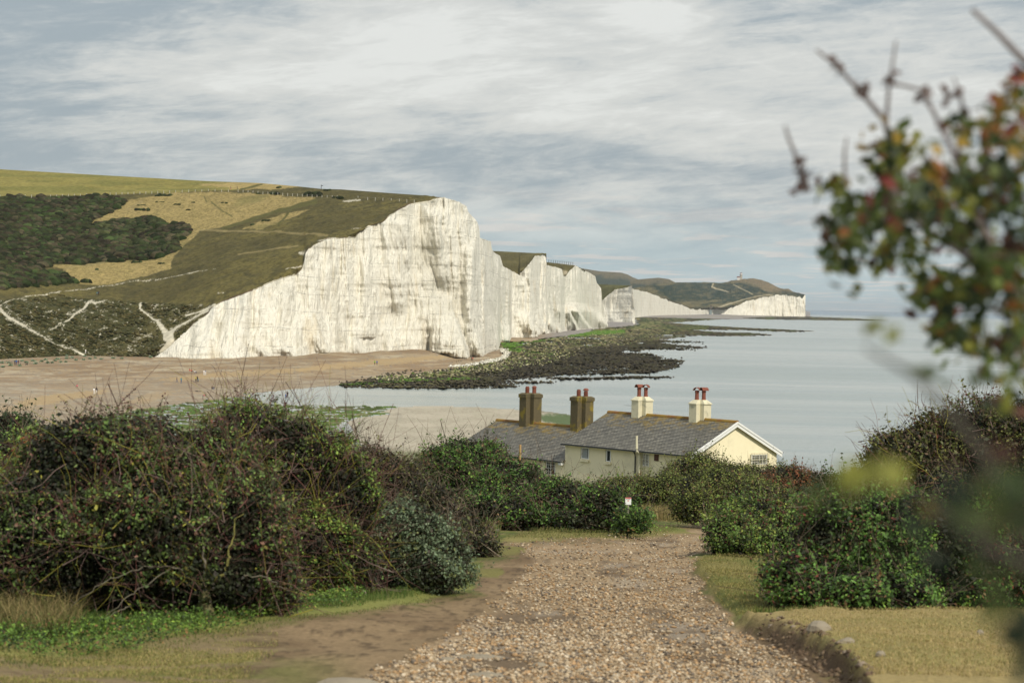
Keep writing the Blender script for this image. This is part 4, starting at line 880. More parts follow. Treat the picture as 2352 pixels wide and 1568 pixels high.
bush('hawthorn_bush', 'tall dense thorn bush at the right edge standing against the sea', 'bush',
   [(2100,1060,115,88,46,k1),(2230,1030,130,100,46,k1),(2345,1000,130,95,46,k1),(2160,1010,85,60,46.5,k1),(2030,1080,50,60,46,k1),(2250,1150,160,90,45,k1),(2090,1140,100,60,45,k1)], 11500, 6, .037, 'brown', 213, (700, 1.0, .009, .003, 'thorn'),
   red_tips(.30, (.15,.045,.03)), lump_a=.36, lump_s=1.3)
bush('hawthorn_bush', 'green bush with orange leaf patches at the far left behind the nearest thorn bush', 'bush',
   [(30,1090,90,100,42,k1),(-60,1110,100,120,42,k1),(90,1060,50,60,43,k1)], 3600, 6, .036, 'green', 214, (250, .8, .008, .003, 'pale'),
   patch([(-20,1055),(20,1035),(30,1095),(-20,1105),(60,1000),(110,985),(105,1030),(65,1040)], [(.35,.11,.04),(.30,.16,.05),(.22,.06,.03)], .75), lump_a=.34)
bush('hawthorn_bush', 'dense dark bush farthest left against the shingle beach', 'bush',
   [(20,1000,75,48,70,k1),(90,1020,60,42,70,k1),(-60,1010,80,60,70,k1),(160,1040,70,45,68,k1)], 3600, 5, .055, 'dark', 215, (200, .9, .009, .004, 'dark'), lump_a=.28, lump_s=.9, core=.85)
# trunks of the two nearest thorns
def path_px(pts): return [P(u, v, Y) for u, v, Y in pts]
def limb(parent, off, name, pts, r0, r1, col, seed=0):
    q = np.array(path_px(pts)); tt = np.linspace(0, len(q)-1, 24); sm = np.stack([np.interp(tt, np.arange(len(q)), q[:, i]) for i in range(3)], -1)
    rr = np.random.default_rng(seed); sm[1:-1] += np.cumsum(rr.normal(size=(22, 3)), 0)*.012+rr.normal(size=(22, 3))*.008
    V, F, C = tubes_np(sm[None], np.array([r0]), np.array([r1]), [col], 8); return mesh_np(name, V-off, F, M_bark, parent, C, smooth=True)
gz = lambda u, v: G(u, v)
mossy = (.15, .14, .045); greyb = (.15, .13, .10)
limb(b1, o1, 'trunk', [(486,1436,23.86),(476,1385,23.86),(468,1345,23.86)], .085, .055, (.13,.12,.06), 1)
limb(b1, o1, 'limb', [(470,1355,23.86),(435,1310,23.77),(415,1260,23.77),(390,1190,23.86),(350,1120,23.96),(330,1075,24.05)], .032, .008, mossy, 2)
limb(b1, o1, 'limb', [(472,1350,23.86),(505,1310,23.86),(530,1260,23.96),(560,1180,24.15)], .026, .006, mossy, 3)
limb(b1, o1, 'limb', [(470,1360,23.86),(470,1300,23.86),(455,1230,23.96),(470,1150,24.05)], .024, .006, greyb, 4)
for i, pp in enumerate([[(400,1300,23.67),(330,1340,23.49),(280,1380,23.30),(190,1420,23.20)],[(420,1310,23.67),(340,1300,23.49),(250,1330,23.30),(150,1400,23.20)],[(300,1390,23.30),(250,1410,23.20),(200,1440,23.11)],[(390,1180,23.86),(300,1170,23.67),(220,1140,23.67),(150,1150,23.67)],
                       [(415,1260,23.77),(340,1210,23.67),(250,1200,23.67),(150,1190,23.67)],[(560,1320,23.96),(620,1330,24.05),(660,1360,24.15)]]):
    limb(b1, o1, 'limb', pp, .009, .003, (.13,.115,.085), 10+i)
limb(b2, o2, 'trunk', [(812,1376,30.0),(800,1330,30.0),(785,1280,30.2),(770,1200,30.4)], .075, .03, (.15,.13,.07), 5)
limb(b2, o2, 'limb', [(735,1360,30.0),(700,1320,30.0),(660,1290,30.1),(620,1250,30.2)], .07, .02, (.08,.065,.045), 6)
limb(b2, o2, 'limb', [(760,1370,30.0),(730,1290,30.0),(700,1200,30.2),(650,1100,30.4),(610,1000,30.8)], .020, .005, (.15,.12,.10), 7)
limb(b2, o2, 'limb', [(770,1360,30.0),(775,1250,30.0),(770,1150,30.2),(740,1050,30.4)], .016, .005, (.15,.12,.10), 8)
# sprays of leafy stems standing above the bush tops
def sprays(parent, off, starts, seed, ln, cols=(.10, .06, .05), leafc=(.11,.045,.045), half=.02, nl=16):
    r = np.random.default_rng(seed); st = np.array(starts); n = len(st); m = 7; t = np.linspace(0, 1, m)
    d = np.stack([r.normal(0, .35, n), r.normal(0, .2, n), np.ones(n)], -1); l = ln*r.uniform(.5, 1.2, n)
    paths = st[:, None]+d[:, None]*t[None, :, None]*l[:, None, None]+r.normal(size=(n, 1, 3))*.18*l[:, None, None]*(t[None, :, None]**2)
    for s_ in range(n):
        V, F, C = tubes_np(paths[s_:s_+1], np.full(1, .005), np.full(1, .002), [cols]); mesh_np('stem', V-off, F, M_bark, parent, C)
    i = r.integers(0, n, n*nl); k_ = r.uniform(.25, 1, n*nl); j = (k_*(m-1)).astype(int); j2 = np.minimum(j+1, m-1); fr = (k_*(m-1)-j)[:, None]
    q = paths[i, j]*(1-fr)+paths[i, j2]*fr+r.normal(size=(n*nl, 3))*.018
    cc = np.array([leafc, (.08, .085, .03), (.14, .05, .05)])[r.integers(0, 3, n*nl)]*r.uniform(.6, 1.3, (n*nl, 1))
    nn = r.normal(size=(n*nl, 3)); nn /= np.linalg.norm(nn, axis=1, keepdims=True); h = half*r.uniform(.6, 1.3, n*nl)
    V, F, C = quads(q, nn, h, h*.6, r.uniform(0, 6, n*nl), cc); mesh_np('stem_leaves', V-off, F, M_leaf, parent, C)
sprays(b1, o1, [P(u, v, 27.8) for u, v in ((165,965),(225,955),(300,960),(330,965),(350,985),(385,965),(400,975),(290,960),(190,950),(440,980),(250,960),(500,1010),(370,970))], 31, .36)
sprays(b2, o2, [P(u, v, 33) for u, v in ((540,930),(560,935),(590,930),(620,935),(640,945),(665,950),(690,965),(520,945),(735,985),(760,1010),(600,930),(650,950))], 32, .32)
# ------------------------------------------------------------------ grasses and low plants
M_grass = mat_leaf('grass blade', .3, .7, .1)
def blades(name, pts, hgt, wid, cols, seed, lean=.35):
    r = np.random.default_rng(seed); n = len(pts); a = r.uniform(0, 6.28, n); h = hgt*r.uniform(.5, 1.3, n)
    d = np.stack([np.cos(a), np.sin(a), 0*a], -1); s = np.stack([-np.sin(a), np.cos(a), 0*a], -1)*wid
    b2_ = pts+d*(h*lean*.35)[:, None]+np.stack([0*h, 0*h, h*.6], -1); tip = pts+d*(h*lean*r.uniform(.6, 1.6, n))[:, None]+np.stack([0*h, 0*h, h], -1)
    V = np.stack([pts-s, pts+s, b2_+s*.7, tip, b2_-s*.7], 1).reshape(-1, 3); k_ = (np.arange(n)*5)[:, None]
    F = np.concatenate([k_+[0, 1, 2, 4], k_+[4, 2, 3, 3]]); 
    Ft = np.concatenate([k_+[0, 1, 2], k_+[0, 2, 4], k_+[4, 2, 3]])
    cc = np.array(cols)[r.integers(0, len(cols), n)]*r.uniform(.7, 1.3, (n, 1))
    return tag(mesh_np(name, V, Ft, M_grass, cols=np.repeat(cc, 5, 0)), kind='stuff')
def scatter(poly, n, seed, soft=0, patchy=False):
    r = np.random.default_rng(seed); a = np.array(poly); lo, hi = a.min(0), a.max(0)
    u = r.uniform(lo[0], hi[0], n*3); v = r.uniform(lo[1], hi[1], n*3); k_ = sdf(u, v, poly) < soft*r.random(n*3); u, v = u[k_][:n], v[k_][:n]
    g = G(u, v); iu = np.clip(np.searchsorted(us2, u)-1, 0, len(us2)-1); iv = np.clip(len(vv2)-1-np.searchsorted(vv2[::-1], v), 0, len(vv2)-1); g[:, 2] = NV[iv, iu, 2]
    if patchy: g = g[fbm(g[:, 0]*.9, g[:, 1]*3.0, 0, 4, 111) < r.uniform(.40, .56, len(g))]
    return g
GREENS = [(.08,.13,.03),(.11,.16,.04),(.06,.10,.025),(.15,.17,.05)]; STRAW = [(.30,.23,.10),(.24,.18,.08),(.36,.28,.14),(.15,.14,.05)]; TURFC = [(.17,.16,.055),(.13,.14,.04),(.22,.18,.075)]
blades('grass', scatter([(-40,1478),(300,1462),(560,1432),(690,1415),(920,1385),(1010,1356),(1080,1345),(1050,1325),(900,1370),(600,1400),(-40,1430)], 15000, 41), .07, .004, GREENS, 41)
blades('grass', scatter([(-40,1500),(0,1500),(200,1485),(420,1460),(560,1444),(690,1428),(800,1412),(923,1394),(1001,1366),(1001,1380),(690,1440),(420,1475),(0,1520),(-40,1568)], 9000, 42, 6), .025, .004, TURFC+GREENS, 42)
blades('dry_grass', scatter([(-60,1470),(40,1475),(150,1470),(190,1450),(120,1390),(-60,1370)], 3200, 43), .27, .003, STRAW+[(.12,.12,.04),(.09,.08,.03)], 43, 1.1)
blades('dry_grass', scatter([(440,1400),(650,1385),(700,1400),(600,1420),(520,1425)], 1500, 44), .32, .004, STRAW+GREENS, 44, .5)
blades('dry_grass', scatter([(1060,1262),(1150,1236),(1140,1222),(1060,1230),(1030,1250)], 1500, 45), .35, .008, STRAW+GREENS, 45, .5)
blades('dry_grass', scatter([(1160,1222),(1330,1213),(1470,1206),(1470,1195),(1330,1198),(1160,1205)], 5000, 46), .45, .010, STRAW+GREENS+GREENS, 46, .45)
blades('dry_grass', scatter([(1460,1195),(1560,1200),(1600,1195),(1600,1176),(1480,1170)], 3500, 47), .5, .012, STRAW+[(.16,.15,.05)], 47, .45)
blades('grass', scatter([(1600,1292),(1790,1285),(1850,1300),(1740,1412),(1665,1385)], 4000, 48), .03, .005, TURFC, 48)
blades('grass', scatter([(1740,1430),(1850,1424),(2352,1404),(2500,1400),(2500,1385),(2352,1392),(1850,1412),(1720,1418)], 6000, 49), .07, .005, GREENS+TURFC, 49)
blades('turf_blades', scatter([(1800,1436),(2352,1415),(2420,1415),(2420,1600),(2010,1600),(1960,1550),(1910,1520),(1850,1490)], 26000, 54, 12), .022, .003, [(.38,.29,.13),(.32,.26,.105),(.25,.23,.08),(.44,.34,.17)], 54, .8)
blades('turf_blades', scatter([(-40,1500),(560,1450),(640,1450),(560,1500),(520,1600),(-40,1600)], 42000, 55, 45, True), .022, .003, [(.31,.26,.10),(.25,.24,.08),(.20,.21,.06),(.36,.28,.13)], 55, .8)
blades('turf_blades', scatter(GR2, 9000, 56), .03, .004, [(.34,.27,.11),(.27,.24,.085),(.20,.20,.06)], 56, .8)
blades('turf_blades', scatter([(1160,1240),(1330,1213),(1570,1215),(1500,1232),(1300,1240)], 7000, 57), .05, .006, [(.20,.17,.07),(.13,.15,.045),(.10,.12,.035)], 57, .7)
bk = scatter([(1760,1440),(1830,1470),(1890,1498),(1950,1540),(2010,1600),(1965,1600),(1915,1556),(1870,1525),(1800,1485),(1740,1455)], 1000, 58, 8); rb = np.random.default_rng(58)
tag(stones('soil_clods', bk, .010+.04*rb.random(len(bk))**3, np.array([(.12,.08,.05),(.16,.115,.07),(.09,.06,.038),(.24,.19,.14)])[rb.choice(4, len(bk), p=[.35,.3,.25,.1])], M_rock), kind='stuff')
# low leafy weeds along the foot of the bushes
wp = scatter([(-40,1492),(300,1474),(560,1438),(690,1412),(830,1388),(830,1376),(640,1408),(480,1436),(300,1448),(-40,1462)], 2300, 50, 8)
wn_ = np.tile([0, -.3, 1.], (len(wp), 1)); Vw, Fw, Cw = leaves(wp+[0, 0, .06], wn_/np.linalg.norm(wn_, axis=1, keepdims=True), 6, .05, .018, 'bramble', 51, lambda q, c, r: c*np.array([1.05, .95, .8]))
tag(mesh_np('ground_ivy', Vw, Fw, M_leaf, cols=Cw), kind='stuff')
wp = scatter([(1330,1215),(1400,1213),(1480,1206),(1500,1196),(1440,1188),(1340,1200)], 1500, 52)
wn_ = np.tile([0, -.5, 1.], (len(wp), 1)); Vw, Fw, Cw = leaves(wp+[0, 0, .2], wn_/np.linalg.norm(wn_, axis=1, keepdims=True), 6, .12, .05, 'bramble', 53, lambda q, c, r: c*1.3)
tag(mesh_np('nettles', Vw, Fw, M_leaf, cols=Cw), kind='stuff')
# ------------------------------------------------------------------ out of focus thorn tree close to the viewer on the right
t0 = P(2520, 1500, 4.0); tree = empty('hawthorn_tree', (t0[0], t0[1], zg(t0[0], t0[1]))); ot = np.array(tree.location)
tag(tree, 'hawthorn close to the lens at the right edge with green, orange and red autumn leaves', 'tree')
CR = [(2240,400,120,110,4.1),(2150,480,110,90,4.3),(2290,520,110,130,4.0),(2070,420,75,75,4.4),(2010,450,70,60,4.4),(1950,500,62,62,4.5),(1925,440,40,40,4.5),(2010,530,60,50,4.4),(1930,560,40,60,4.5),(2190,610,110,80,4.2),(2310,680,90,90,4.0),(2130,600,70,60,4.3),(2200,720,60,70,4.2),(2340,330,70,90,3.9),
      (2040,330,60,40,4.4),(2240,300,60,40,4.2),(2130,690,50,40,4.3),(2340,210,22,40,3.9),(2250,800,40,40,4.1),(2330,840,50,50,3.8),(2300,930,30,30,3.6),(2345,760,30,60,3.8),(2215,790,30,30,4.2),(1950,600,22,30,4.5),(2060,590,50,25,4.4),(2170,760,22,50,4.3)]
r = np.random.default_rng(301); P_, C_, H_ = [], [], []
palT = np.array([(.085,.110,.026),(.055,.080,.024),(.17,.17,.03),(.26,.17,.03),(.25,.095,.03),(.17,.035,.028),(.085,.042,.028),(.028,.040,.018)])
for (u, v, ru, rv, Y) in CR:
    n_ = int(ru*rv*math.pi/330)+5; a = r.uniform(0, 6.28, n_); q = np.sqrt(r.random(n_)); pu, pv = u+np.cos(a)*q*ru, v+np.sin(a)*q*rv
    keep = fbm(pu/26, pv/26, 0, 3, 33) > .50; pu, pv = pu[keep], pv[keep]; n_ = len(pu)
    pp = P(pu, pv, Y+r.normal(0, .22, n_)); per = 4
    qq = np.repeat(pp, per, 0)+r.normal(size=(n_*per, 3))*.017
    warm = .7*np.clip((pu-1960)/280, .1, 1)*ss(850, 300, pv); ci = np.array([r.choice(8, p=(lambda w: np.array([.26-.1*w, .22-.12*w, .16, .02+.13*w, .01+.10*w, .02+.06*w, .10, .21-.07*w])/np.sum([.26-.1*w, .22-.12*w, .16, .02+.13*w, .01+.10*w, .02+.06*w, .10, .21-.07*w]))(w)) for w in warm]).astype(int)
    P_.append(qq); C_.append(np.repeat(palT[ci], per, 0)); H_.append(np.full(len(qq), .0175))
for (u, v, ru, rv, Y, n_, ck) in [(1960,1110,34,36,1.5,7,2),(2045,1090,34,26,1.5,8,2),(1900,1150,30,26,1.6,4,0),(2250,1200,90,70,1.5,16,0),(2120,1180,60,60,1.6,8,7),(2300,1330,80,80,1.5,12,0),(2190,1130,60,40,1.3,8,7),(2260,1080,90,60,1.8,10,6),(2080,1230,70,60,1.8,8,1),(2180,1300,90,60,1.8,8,7),(2330,1230,70,90,1.6,12,6),(2150,1170,30,20,1.5,4,3),(2345,1480,35,80,1.6,22,7),(2330,1150,60,80,1.3,20,1),
                                  (2005,745,24,12,2.4,3,2),(2060,775,20,12,2.4,2,2),(2110,855,26,18,2.4,3,0),(2245,855,24,20,2.6,4,0),(2210,880,60,18,3.0,6,0)]:
    a = r.uniform(0, 6.28, n_); q = np.sqrt(r.random(n_)); pp = P(u+np.cos(a)*q*ru, v+np.sin(a)*q*rv, Y+r.normal(0, .05, n_)); P_.append(pp); C_.append(np.repeat([palT[ck]], n_, 0)*(1.1 if ck == 2 else .6)); H_.append(np.full(n_, .0115 if Y < 2 else .014))
q = np.concatenate(P_); cc = np.concatenate(C_)*r.uniform(.6, 1.5, (len(q), 1)); hh_ = np.concatenate(H_)*r.uniform(.65, 1.25, len(q))
nn = r.normal(size=(len(q), 3))+[0, -.3, .4]; nn /= np.linalg.norm(nn, axis=1, keepdims=True)
V, F, C = quads(q, nn, hh_, hh_*.62, r.uniform(0, 6, len(q)), cc); mesh_np('foliage', V-ot, F, M_leafn, tree, C)
LIMBS = [([(2560,900,4.0),(2420,780,4.0),(2300,640,4.0),(2240,480,4.1),(2200,360,4.1)],.022,.006), ([(2450,1500,4.0),(2480,1100,4.0),(2560,900,4.0)],.05,.035), ([(2300,640,4.0),(2180,560,4.2),(2060,480,4.4),(1940,540,4.5)],.010,.003), ([(2060,480,4.4),(2035,280,4.4),(1975,210,4.4),(1920,150,4.4),(1875,115,4.4)],.007,.0028),
         ([(2035,285,4.4),(2042,200,4.4),(2058,95,4.4)],.005,.0025), ([(2420,200,4.0),(2352,140,4.0),(2290,75,4.0),(2232,22,4.0)],.0085,.004), ([(1860,440,4.5),(1835,375,4.5),(1812,320,4.5),(1803,290,4.5)],.005,.0025), ([(2240,480,4.1),(2180,330,4.2),(2120,210,4.3),(2050,190,4.3)],.006,.003),
         ([(2200,360,4.1),(2210,230,4.1),(2190,180,4.1)],.005,.002), ([(1940,420,4.4),(1940,350,4.4),(1945,315,4.4)],.004,.002), ([(2560,900,4.0),(2352,745,4.0),(2270,705,4.1),(2180,690,4.2)],.010,.003), 
         ([(2700,1450,1.7),(2352,1290,1.5),(2230,1240,1.4),(2130,1160,1.4)],.005,.002), ([(2060,590,4.4),(1990,575,4.5),(1930,560,4.5)],.005,.002), ([(2352,1200,1.8),(2230,1000,1.8),(2100,860,1.9),(1990,800,2)],.005,.002)]
Vs, Fs, Cs, b0 = [], [], [], 0
for pts, r0, r1 in LIMBS:
    q = np.array(path_px(pts)); tt = np.linspace(0, len(q)-1, 20); sm = np.stack([np.interp(tt, np.arange(len(q)), q[:, i]) for i in range(3)], -1)
    V, F, C = tubes_np(sm[None], np.array([r0]), np.array([r1]), [(.16, .13, .12) if pts[0][2] > 2 and pts[-1][2] > 2.1 else (.07, .06, .045)], 6); o_ = mesh_np('branch', V-ot, F, M_bark, tree, C, smooth=True)
# buds and leaf knots on the bare top twigs
for q0_ in (P(1920,152,4.4), P(1838,380,4.5), P(1852,402,4.5), P(1835,436,4.5), P(2042,190,4.4), P(1985,205,4.35), P(2120,215,4.3), P(2185,218,4.2)):
    q = q0_+r.normal(size=(8, 3))*.009; nn = r.normal(size=(8, 3)); nn /= np.linalg.norm(nn, axis=1, keepdims=True); hh_ = np.full(8, .013)
    V, F, C = quads(q, nn, hh_, hh_*.6, r.uniform(0, 6, 8), np.repeat([(.10,.055,.04)], 8, 0)); mesh_np('bud', V-ot, F, M_leafn, tree, C)
# ================================================================== the cottages
M_cream = mat_plain('cream render', (.84, .76, .53), .85, .06, 1.5, (30, .25, .01), stain=((.46, .42, .30), .5, .5, .75, .5), spec=.15)
M_creamc = mat_plain('cream chimney render', (.62, .58, .42), .85, .08, 3, (20, .3, .01), stain=((.30, .29, .22), 2.2, .52, .72, .6), spec=.15)
M_brownc = mat_plain('weathered chimney render', (.115, .095, .055), .95, .25, 5, (20, .6, .02), stain=((.26, .20, .035), 1.1, .50, .64, .75), spec=.1)
M_white = mat_plain('white paint', (.78, .78, .76), .45, .03, 2, spec=.4)
M_dark = mat_plain('black gutter', (.025, .03, .035), .5, .2, 4, spec=.4)
M_terra = mat_plain('terracotta pot', (.20, .065, .042), .8, .25, 6, (20, .3, .005), stain=((.12, .06, .04), 4, .5, .7, .5))
M_glass = mat_plain('window glass', (.018, .022, .024), .18, .2, .8, spec=.35)
M_curtain = mat_plain('net curtain', (.30, .32, .32), .9, .3, 5)
M_brownp = mat_plain('brown plaque', (.10, .045, .03), .6, .2, 6)
M_lead = mat_plain('lead flashing', (.22, .23, .24), .7, .2, 5)
M_slate, nt, b, _ = newmat('slate')
tc = nt.nodes.new('ShaderNodeTexCoord'); br = nt.nodes.new('ShaderNodeTexBrick'); L(nt, tc.outputs['Object'], br.inputs[0])
br.offset = .5; br.inputs['Scale'].default_value = 1; br.inputs['Brick Width'].default_value = .30; br.inputs['Row Height'].default_value = .185
br.inputs['Mortar Size'].default_value = .022; br.inputs['Mortar Smooth'].default_value = .3; br.inputs['Bias'].default_value = -.1
br.inputs['Color1'].default_value = (.105, .098, .080, 1); br.inputs['Color2'].default_value = (.225, .210, .170, 1); br.inputs['Mortar'].default_value = (.022, .022, .022, 1)
co = tc.outputs['Object']; spx = nt.nodes.new('ShaderNodeSeparateXYZ'); L(nt, co, spx.inputs[0]); ay = math_(nt, 'ABSOLUTE', spx.outputs[1])
lich = math_(nt, 'ADD', noise(nt, co, 1.1, 6, .7), ramp(nt, ay, 4.5, 0)); 
c = mix_(nt, math_(nt, 'MULTIPLY', ramp(nt, noise(nt, co, .5, 4, .6), .4, .7), .4), br.outputs[0], (.10, .095, .08))
c = mix_(nt, math_(nt, 'MULTIPLY', ramp(nt, math_(nt, 'ADD', noise(nt, co, 1.6, 6, .75), math_(nt, 'MULTIPLY', ramp(nt, ay, 3.2, 0), .20)), .63, .76), .75), c, (.22, .15, .03))
L(nt, c, b.inputs['Base Color']); b.inputs['Roughness'].default_value = .6
bump(nt, b, br.outputs['Fac'], -.5, .02)
M_ridge = mat_plain('ridge tiles', (.21, .10, .035), .9, .3, 3, (12, .5, .02), stain=((.25, .17, .03), 1.2, .4, .6, .8))
ANG = math.atan2(-.759, .651); BZ = 14.0; R0 = np.array([15.76, 147.95, BZ])
ex = np.array([math.cos(ANG), math.sin(ANG), 0]); ey = np.array([-math.sin(ANG), math.cos(ANG), 0])
def hit(u, v, axis, val):
    d = ray(u, v); o = np.array([0, 0, H])-R0; e = ex if axis == 0 else ey
    s = (val-o@e)/(d@e); q = o+d*s; return np.array([q@ex, q@ey, q[2]])
def stepped_roof(x0, x1, zr, half, slope, ncourse, parent, side=(-1, 1)):
    mb = MB()
    for sg in side:
        prof = [(0, zr)]
        for i in range(1, ncourse+1):
            yy = half*i/ncourse; z1 = zr-slope*yy; prof += [(yy, z1+.014), (yy, z1-.006)]
        n = len(prof); k_ = len(mb.v); pr = prof+[(half, zr-slope*half-.10), (0, zr-.12)]
        m = len(pr); vs = [(x0, sg*a, z_) for a, z_ in pr]+[(x1, sg*a, z_) for a, z_ in pr]
        fs = [(i, (i+1) % m, m+(i+1) % m, m+i) for i in range(m)]
        fs += [(0, i, i+1) for i in range(1, m-1)]+[(m, m+i+1, m+i) for i in range(1, m-1)]
        mb.add(vs, fs)
    return mb.build('roof', M_slate, parent)
def ridge(x0, x1, zr, parent):
    mb = MB(); x = x0
    while x < x1-.05:
        e = min(x+.42, x1); prof = []
        for i in range(9):
            a = math.pi*(i/8); prof.append((.15*math.cos(a), zr-.06+.17*math.sin(a)))
        r_ = 1.0 if int((x-x0)/.42) % 2 else 1.04
        vs = [(x, a*r_, zr+(z_-zr)*r_) for a, z_ in prof]+[(e, a*r_, zr+(z_-zr)*r_) for a, z_ in prof]; n = 9
        mb.add(vs, [(i, i+1, n+i+1, n+i) for i in range(n-1)]+[tuple(range(n)), tuple(range(2*n-1, n-1, -1)), (0, n, 2*n-1, n-1)]); x = e
    return mb.build('ridge_tiles', M_ridge, parent)
def shell_walls(x0, x1, hy, ze, zr, parent, mat, gable=True):
    mb = MB(); pr = [(-hy, -3), (hy, -3), (hy, ze), (0, zr), (-hy, ze)]
    mb.add([(x0, a, z_) for a, z_ in pr]+[(x1, a, z_) for a, z_ in pr], [(0, 1, 2, 3, 4), (9, 8, 7, 6, 5)]+[(i, (i+1) % 5, 5+(i+1) % 5, 5+i) for i in range(5)])
    return mb.build('wall', mat, parent)
def union8(a, dl): return [(0,0),(a,0),(a,dl),(a+dl,dl),(a+dl,a+dl),(dl,a+dl),(dl,a),(0,a)]
def stack(parent, px, z0, ztop, mat, kind, pots, a=.72, dl=.38):
    w_ = a+dl; cxy = [(x-w_/2, y-w_/2) for x, y in union8(a, dl)]
    # flues step towards screen right: mirror so that the notch faces front
    base = [(px+x, y) for x, y in cxy]
    def sc(k_): return [(px+x*k_, y*k_) for x, y in cxy]
    mb = MB()
    if kind == 'cream':
        mb.prism(base, z0, ztop-.02); mb.prism(sc(1.10), ztop-.02, ztop+.05); mb.prism(sc(1.08), ztop+.052, ztop+.30, sc(.62))
        zt = ztop+.30
    else:
        mb.prism(base, z0, ztop-.30); mb.prism(sc(1.10), ztop-.30, ztop-.04); mb.prism(sc(1.07), ztop-.038, ztop+.06, sc(.80)); zt = ztop+.06
    ch = mb.build('chimney', mat, parent)
    fl = MB().prism(sc(1.16), z0+.02, z0+.021+.0).build if False else None
    d0 = -w_/2+a/2; d1 = -w_/2+dl+a/2
    for (q, typ) in zip(((px+d0*.9, d0*.9), (px+d1*.9, d1*.9)), pots):
        pm = MB()
        if typ in 'hH':    # tapered pot under an arched hood
            hgt = .78; pm.lathe(q[0], q[1], [(.17,zt-.05),(.155,zt+.06),(.14,zt+.1),(.135,zt+.52),(.165,zt+.55),(.165,zt+.59),(.14,zt+.61),(.14,zt+.66)])
            rot = (0.5, -.2) [typ == 'H']
            vs = []; n = 9; r1, r2 = .25, .22
            for yy in (-.26, .26):
                for rr in (r1, r2):
                    for i in range(n):
                        a_ = math.pi*(.04+.92*i/(n-1)); X_ = rr*math.cos(a_); Z_ = zt+.62+rr*math.sin(a_)*1.05
                        c_, s_ = math.cos(rot), math.sin(rot); vs.append((q[0]+X_*c_-yy*s_, q[1]+X_*s_+yy*c_, Z_))
            fs = []
            for i in range(n-1): fs += [(i, i+1, 2*n+i+1, 2*n+i), (n+i, 3*n+i, 3*n+i+1, n+i+1), (i, n+i, n+i+1, i+1), (2*n+i, 2*n+i+1, 3*n+i+1, 3*n+i)]
            fs += [(0, 2*n, 3*n, n), (n-1, 2*n-1, 4*n-1, 3*n-1)]
            pm.add(vs, fs)
        elif typ == 'r':   # ribbed pot
            pr = [(.155, zt-.05)]
            for i in range(5): z_ = zt+.02+i*.085; pr += [(.16, z_), (.175, z_+.03), (.145, z_+.045)]
            pr += [(.12, zt+.46), (.14, zt+.5)]; pm.lathe(q[0], q[1], pr)
        elif typ == 'c':   # round pot with a cowl
            pm.lathe(q[0], q[1], [(.17,zt-.05),(.155,zt+.04),(.15,zt+.30),(.17,zt+.33),(.15,zt+.36),(.15,zt+.40)])
            pm.lathe(q[0], q[1], [(.19,zt+.40),(.18,zt+.47),(.12,zt+.53),(.06,zt+.55)])
        elif typ == 'R':
            pr = [(.155, zt-.05)]
            for i in range(4): z_ = zt+.02+i*.085; pr += [(.16, z_), (.175, z_+.03), (.145, z_+.045)]
            pm.lathe(q[0], q[1], pr+[(.13, zt+.40)]); pm.lathe(q[0], q[1], [(.21,zt+.42),(.20,zt+.50),(.13,zt+.58),(.05,zt+.6)])
        po = pm.build('pot', M_terra, ch, smooth=False)
    return ch
SL_R = .478
cott = empty('cottage', R0, ANG); tag(cott, 'cream cottage with slate roof, white bargeboards and two cream chimneys above the hedge', 'cottage')
ZR = 6.06; ZE = ZR-4.6*SL_R; LM = 13.05; LW = 25.8; ZR2 = 4.75; ZE2 = ZR2-4.6*SL_R
shell_walls(-LM+.12, -.22, 4.35, ZR-4.35*SL_R-.10, ZR-.13, cott, M_cream)
stepped_roof(-LM, -.03, ZR, 4.6, SL_R, 25, cott); ridge(-LM-.02, 0.02, ZR, cott)
stack(cott, -9.5, ZR-1.0, 21.09-BZ-.02, M_creamc, 'cream', 'Hh'); stack(cott, -3.63, ZR-1.0, 21.12-BZ, M_creamc, 'cream', 'hH')
# bargeboards: two on the right gable, each with a narrow upper strip
for sg in (-1, 1):
    for (dx, w0, w1) in ((0.0, -.05, -.34), (.045, .02, -.12)):
        mb = MB(); x0, x1 = -.03+dx*1.0, .03+dx
        mb.add([(x_, sg*a, z_) for x_ in (x0, x1) for a, z_ in ((0, ZR+w0), (4.66, ZR+w0-4.66*SL_R), (4.66, ZR+w1-4.66*SL_R), (0, ZR+w1))], [(0,1,2,3),(7,6,5,4),(0,4,5,1),(1,5,6,2),(2,6,7,3),(3,7,4,0)])
        mb.build('bargeboard', M_white, cott)
mb = MB(); mb.box(-LM, -.1, -4.74, -4.62, ZE-.10, ZE-.01); mb.build('gutter', M_dark, cott)
mb = MB(); mb.box(-LM, .05, 4.62, 4.74, ZE-.10, ZE-.01); mb.build('gutter', M_dark, cott)
mb = MB(); mb.box(-LM+.10, -.24, -4.60, -4.36, ZE-.13, ZE-.105); mb.build('soffit', M_cream, cott)
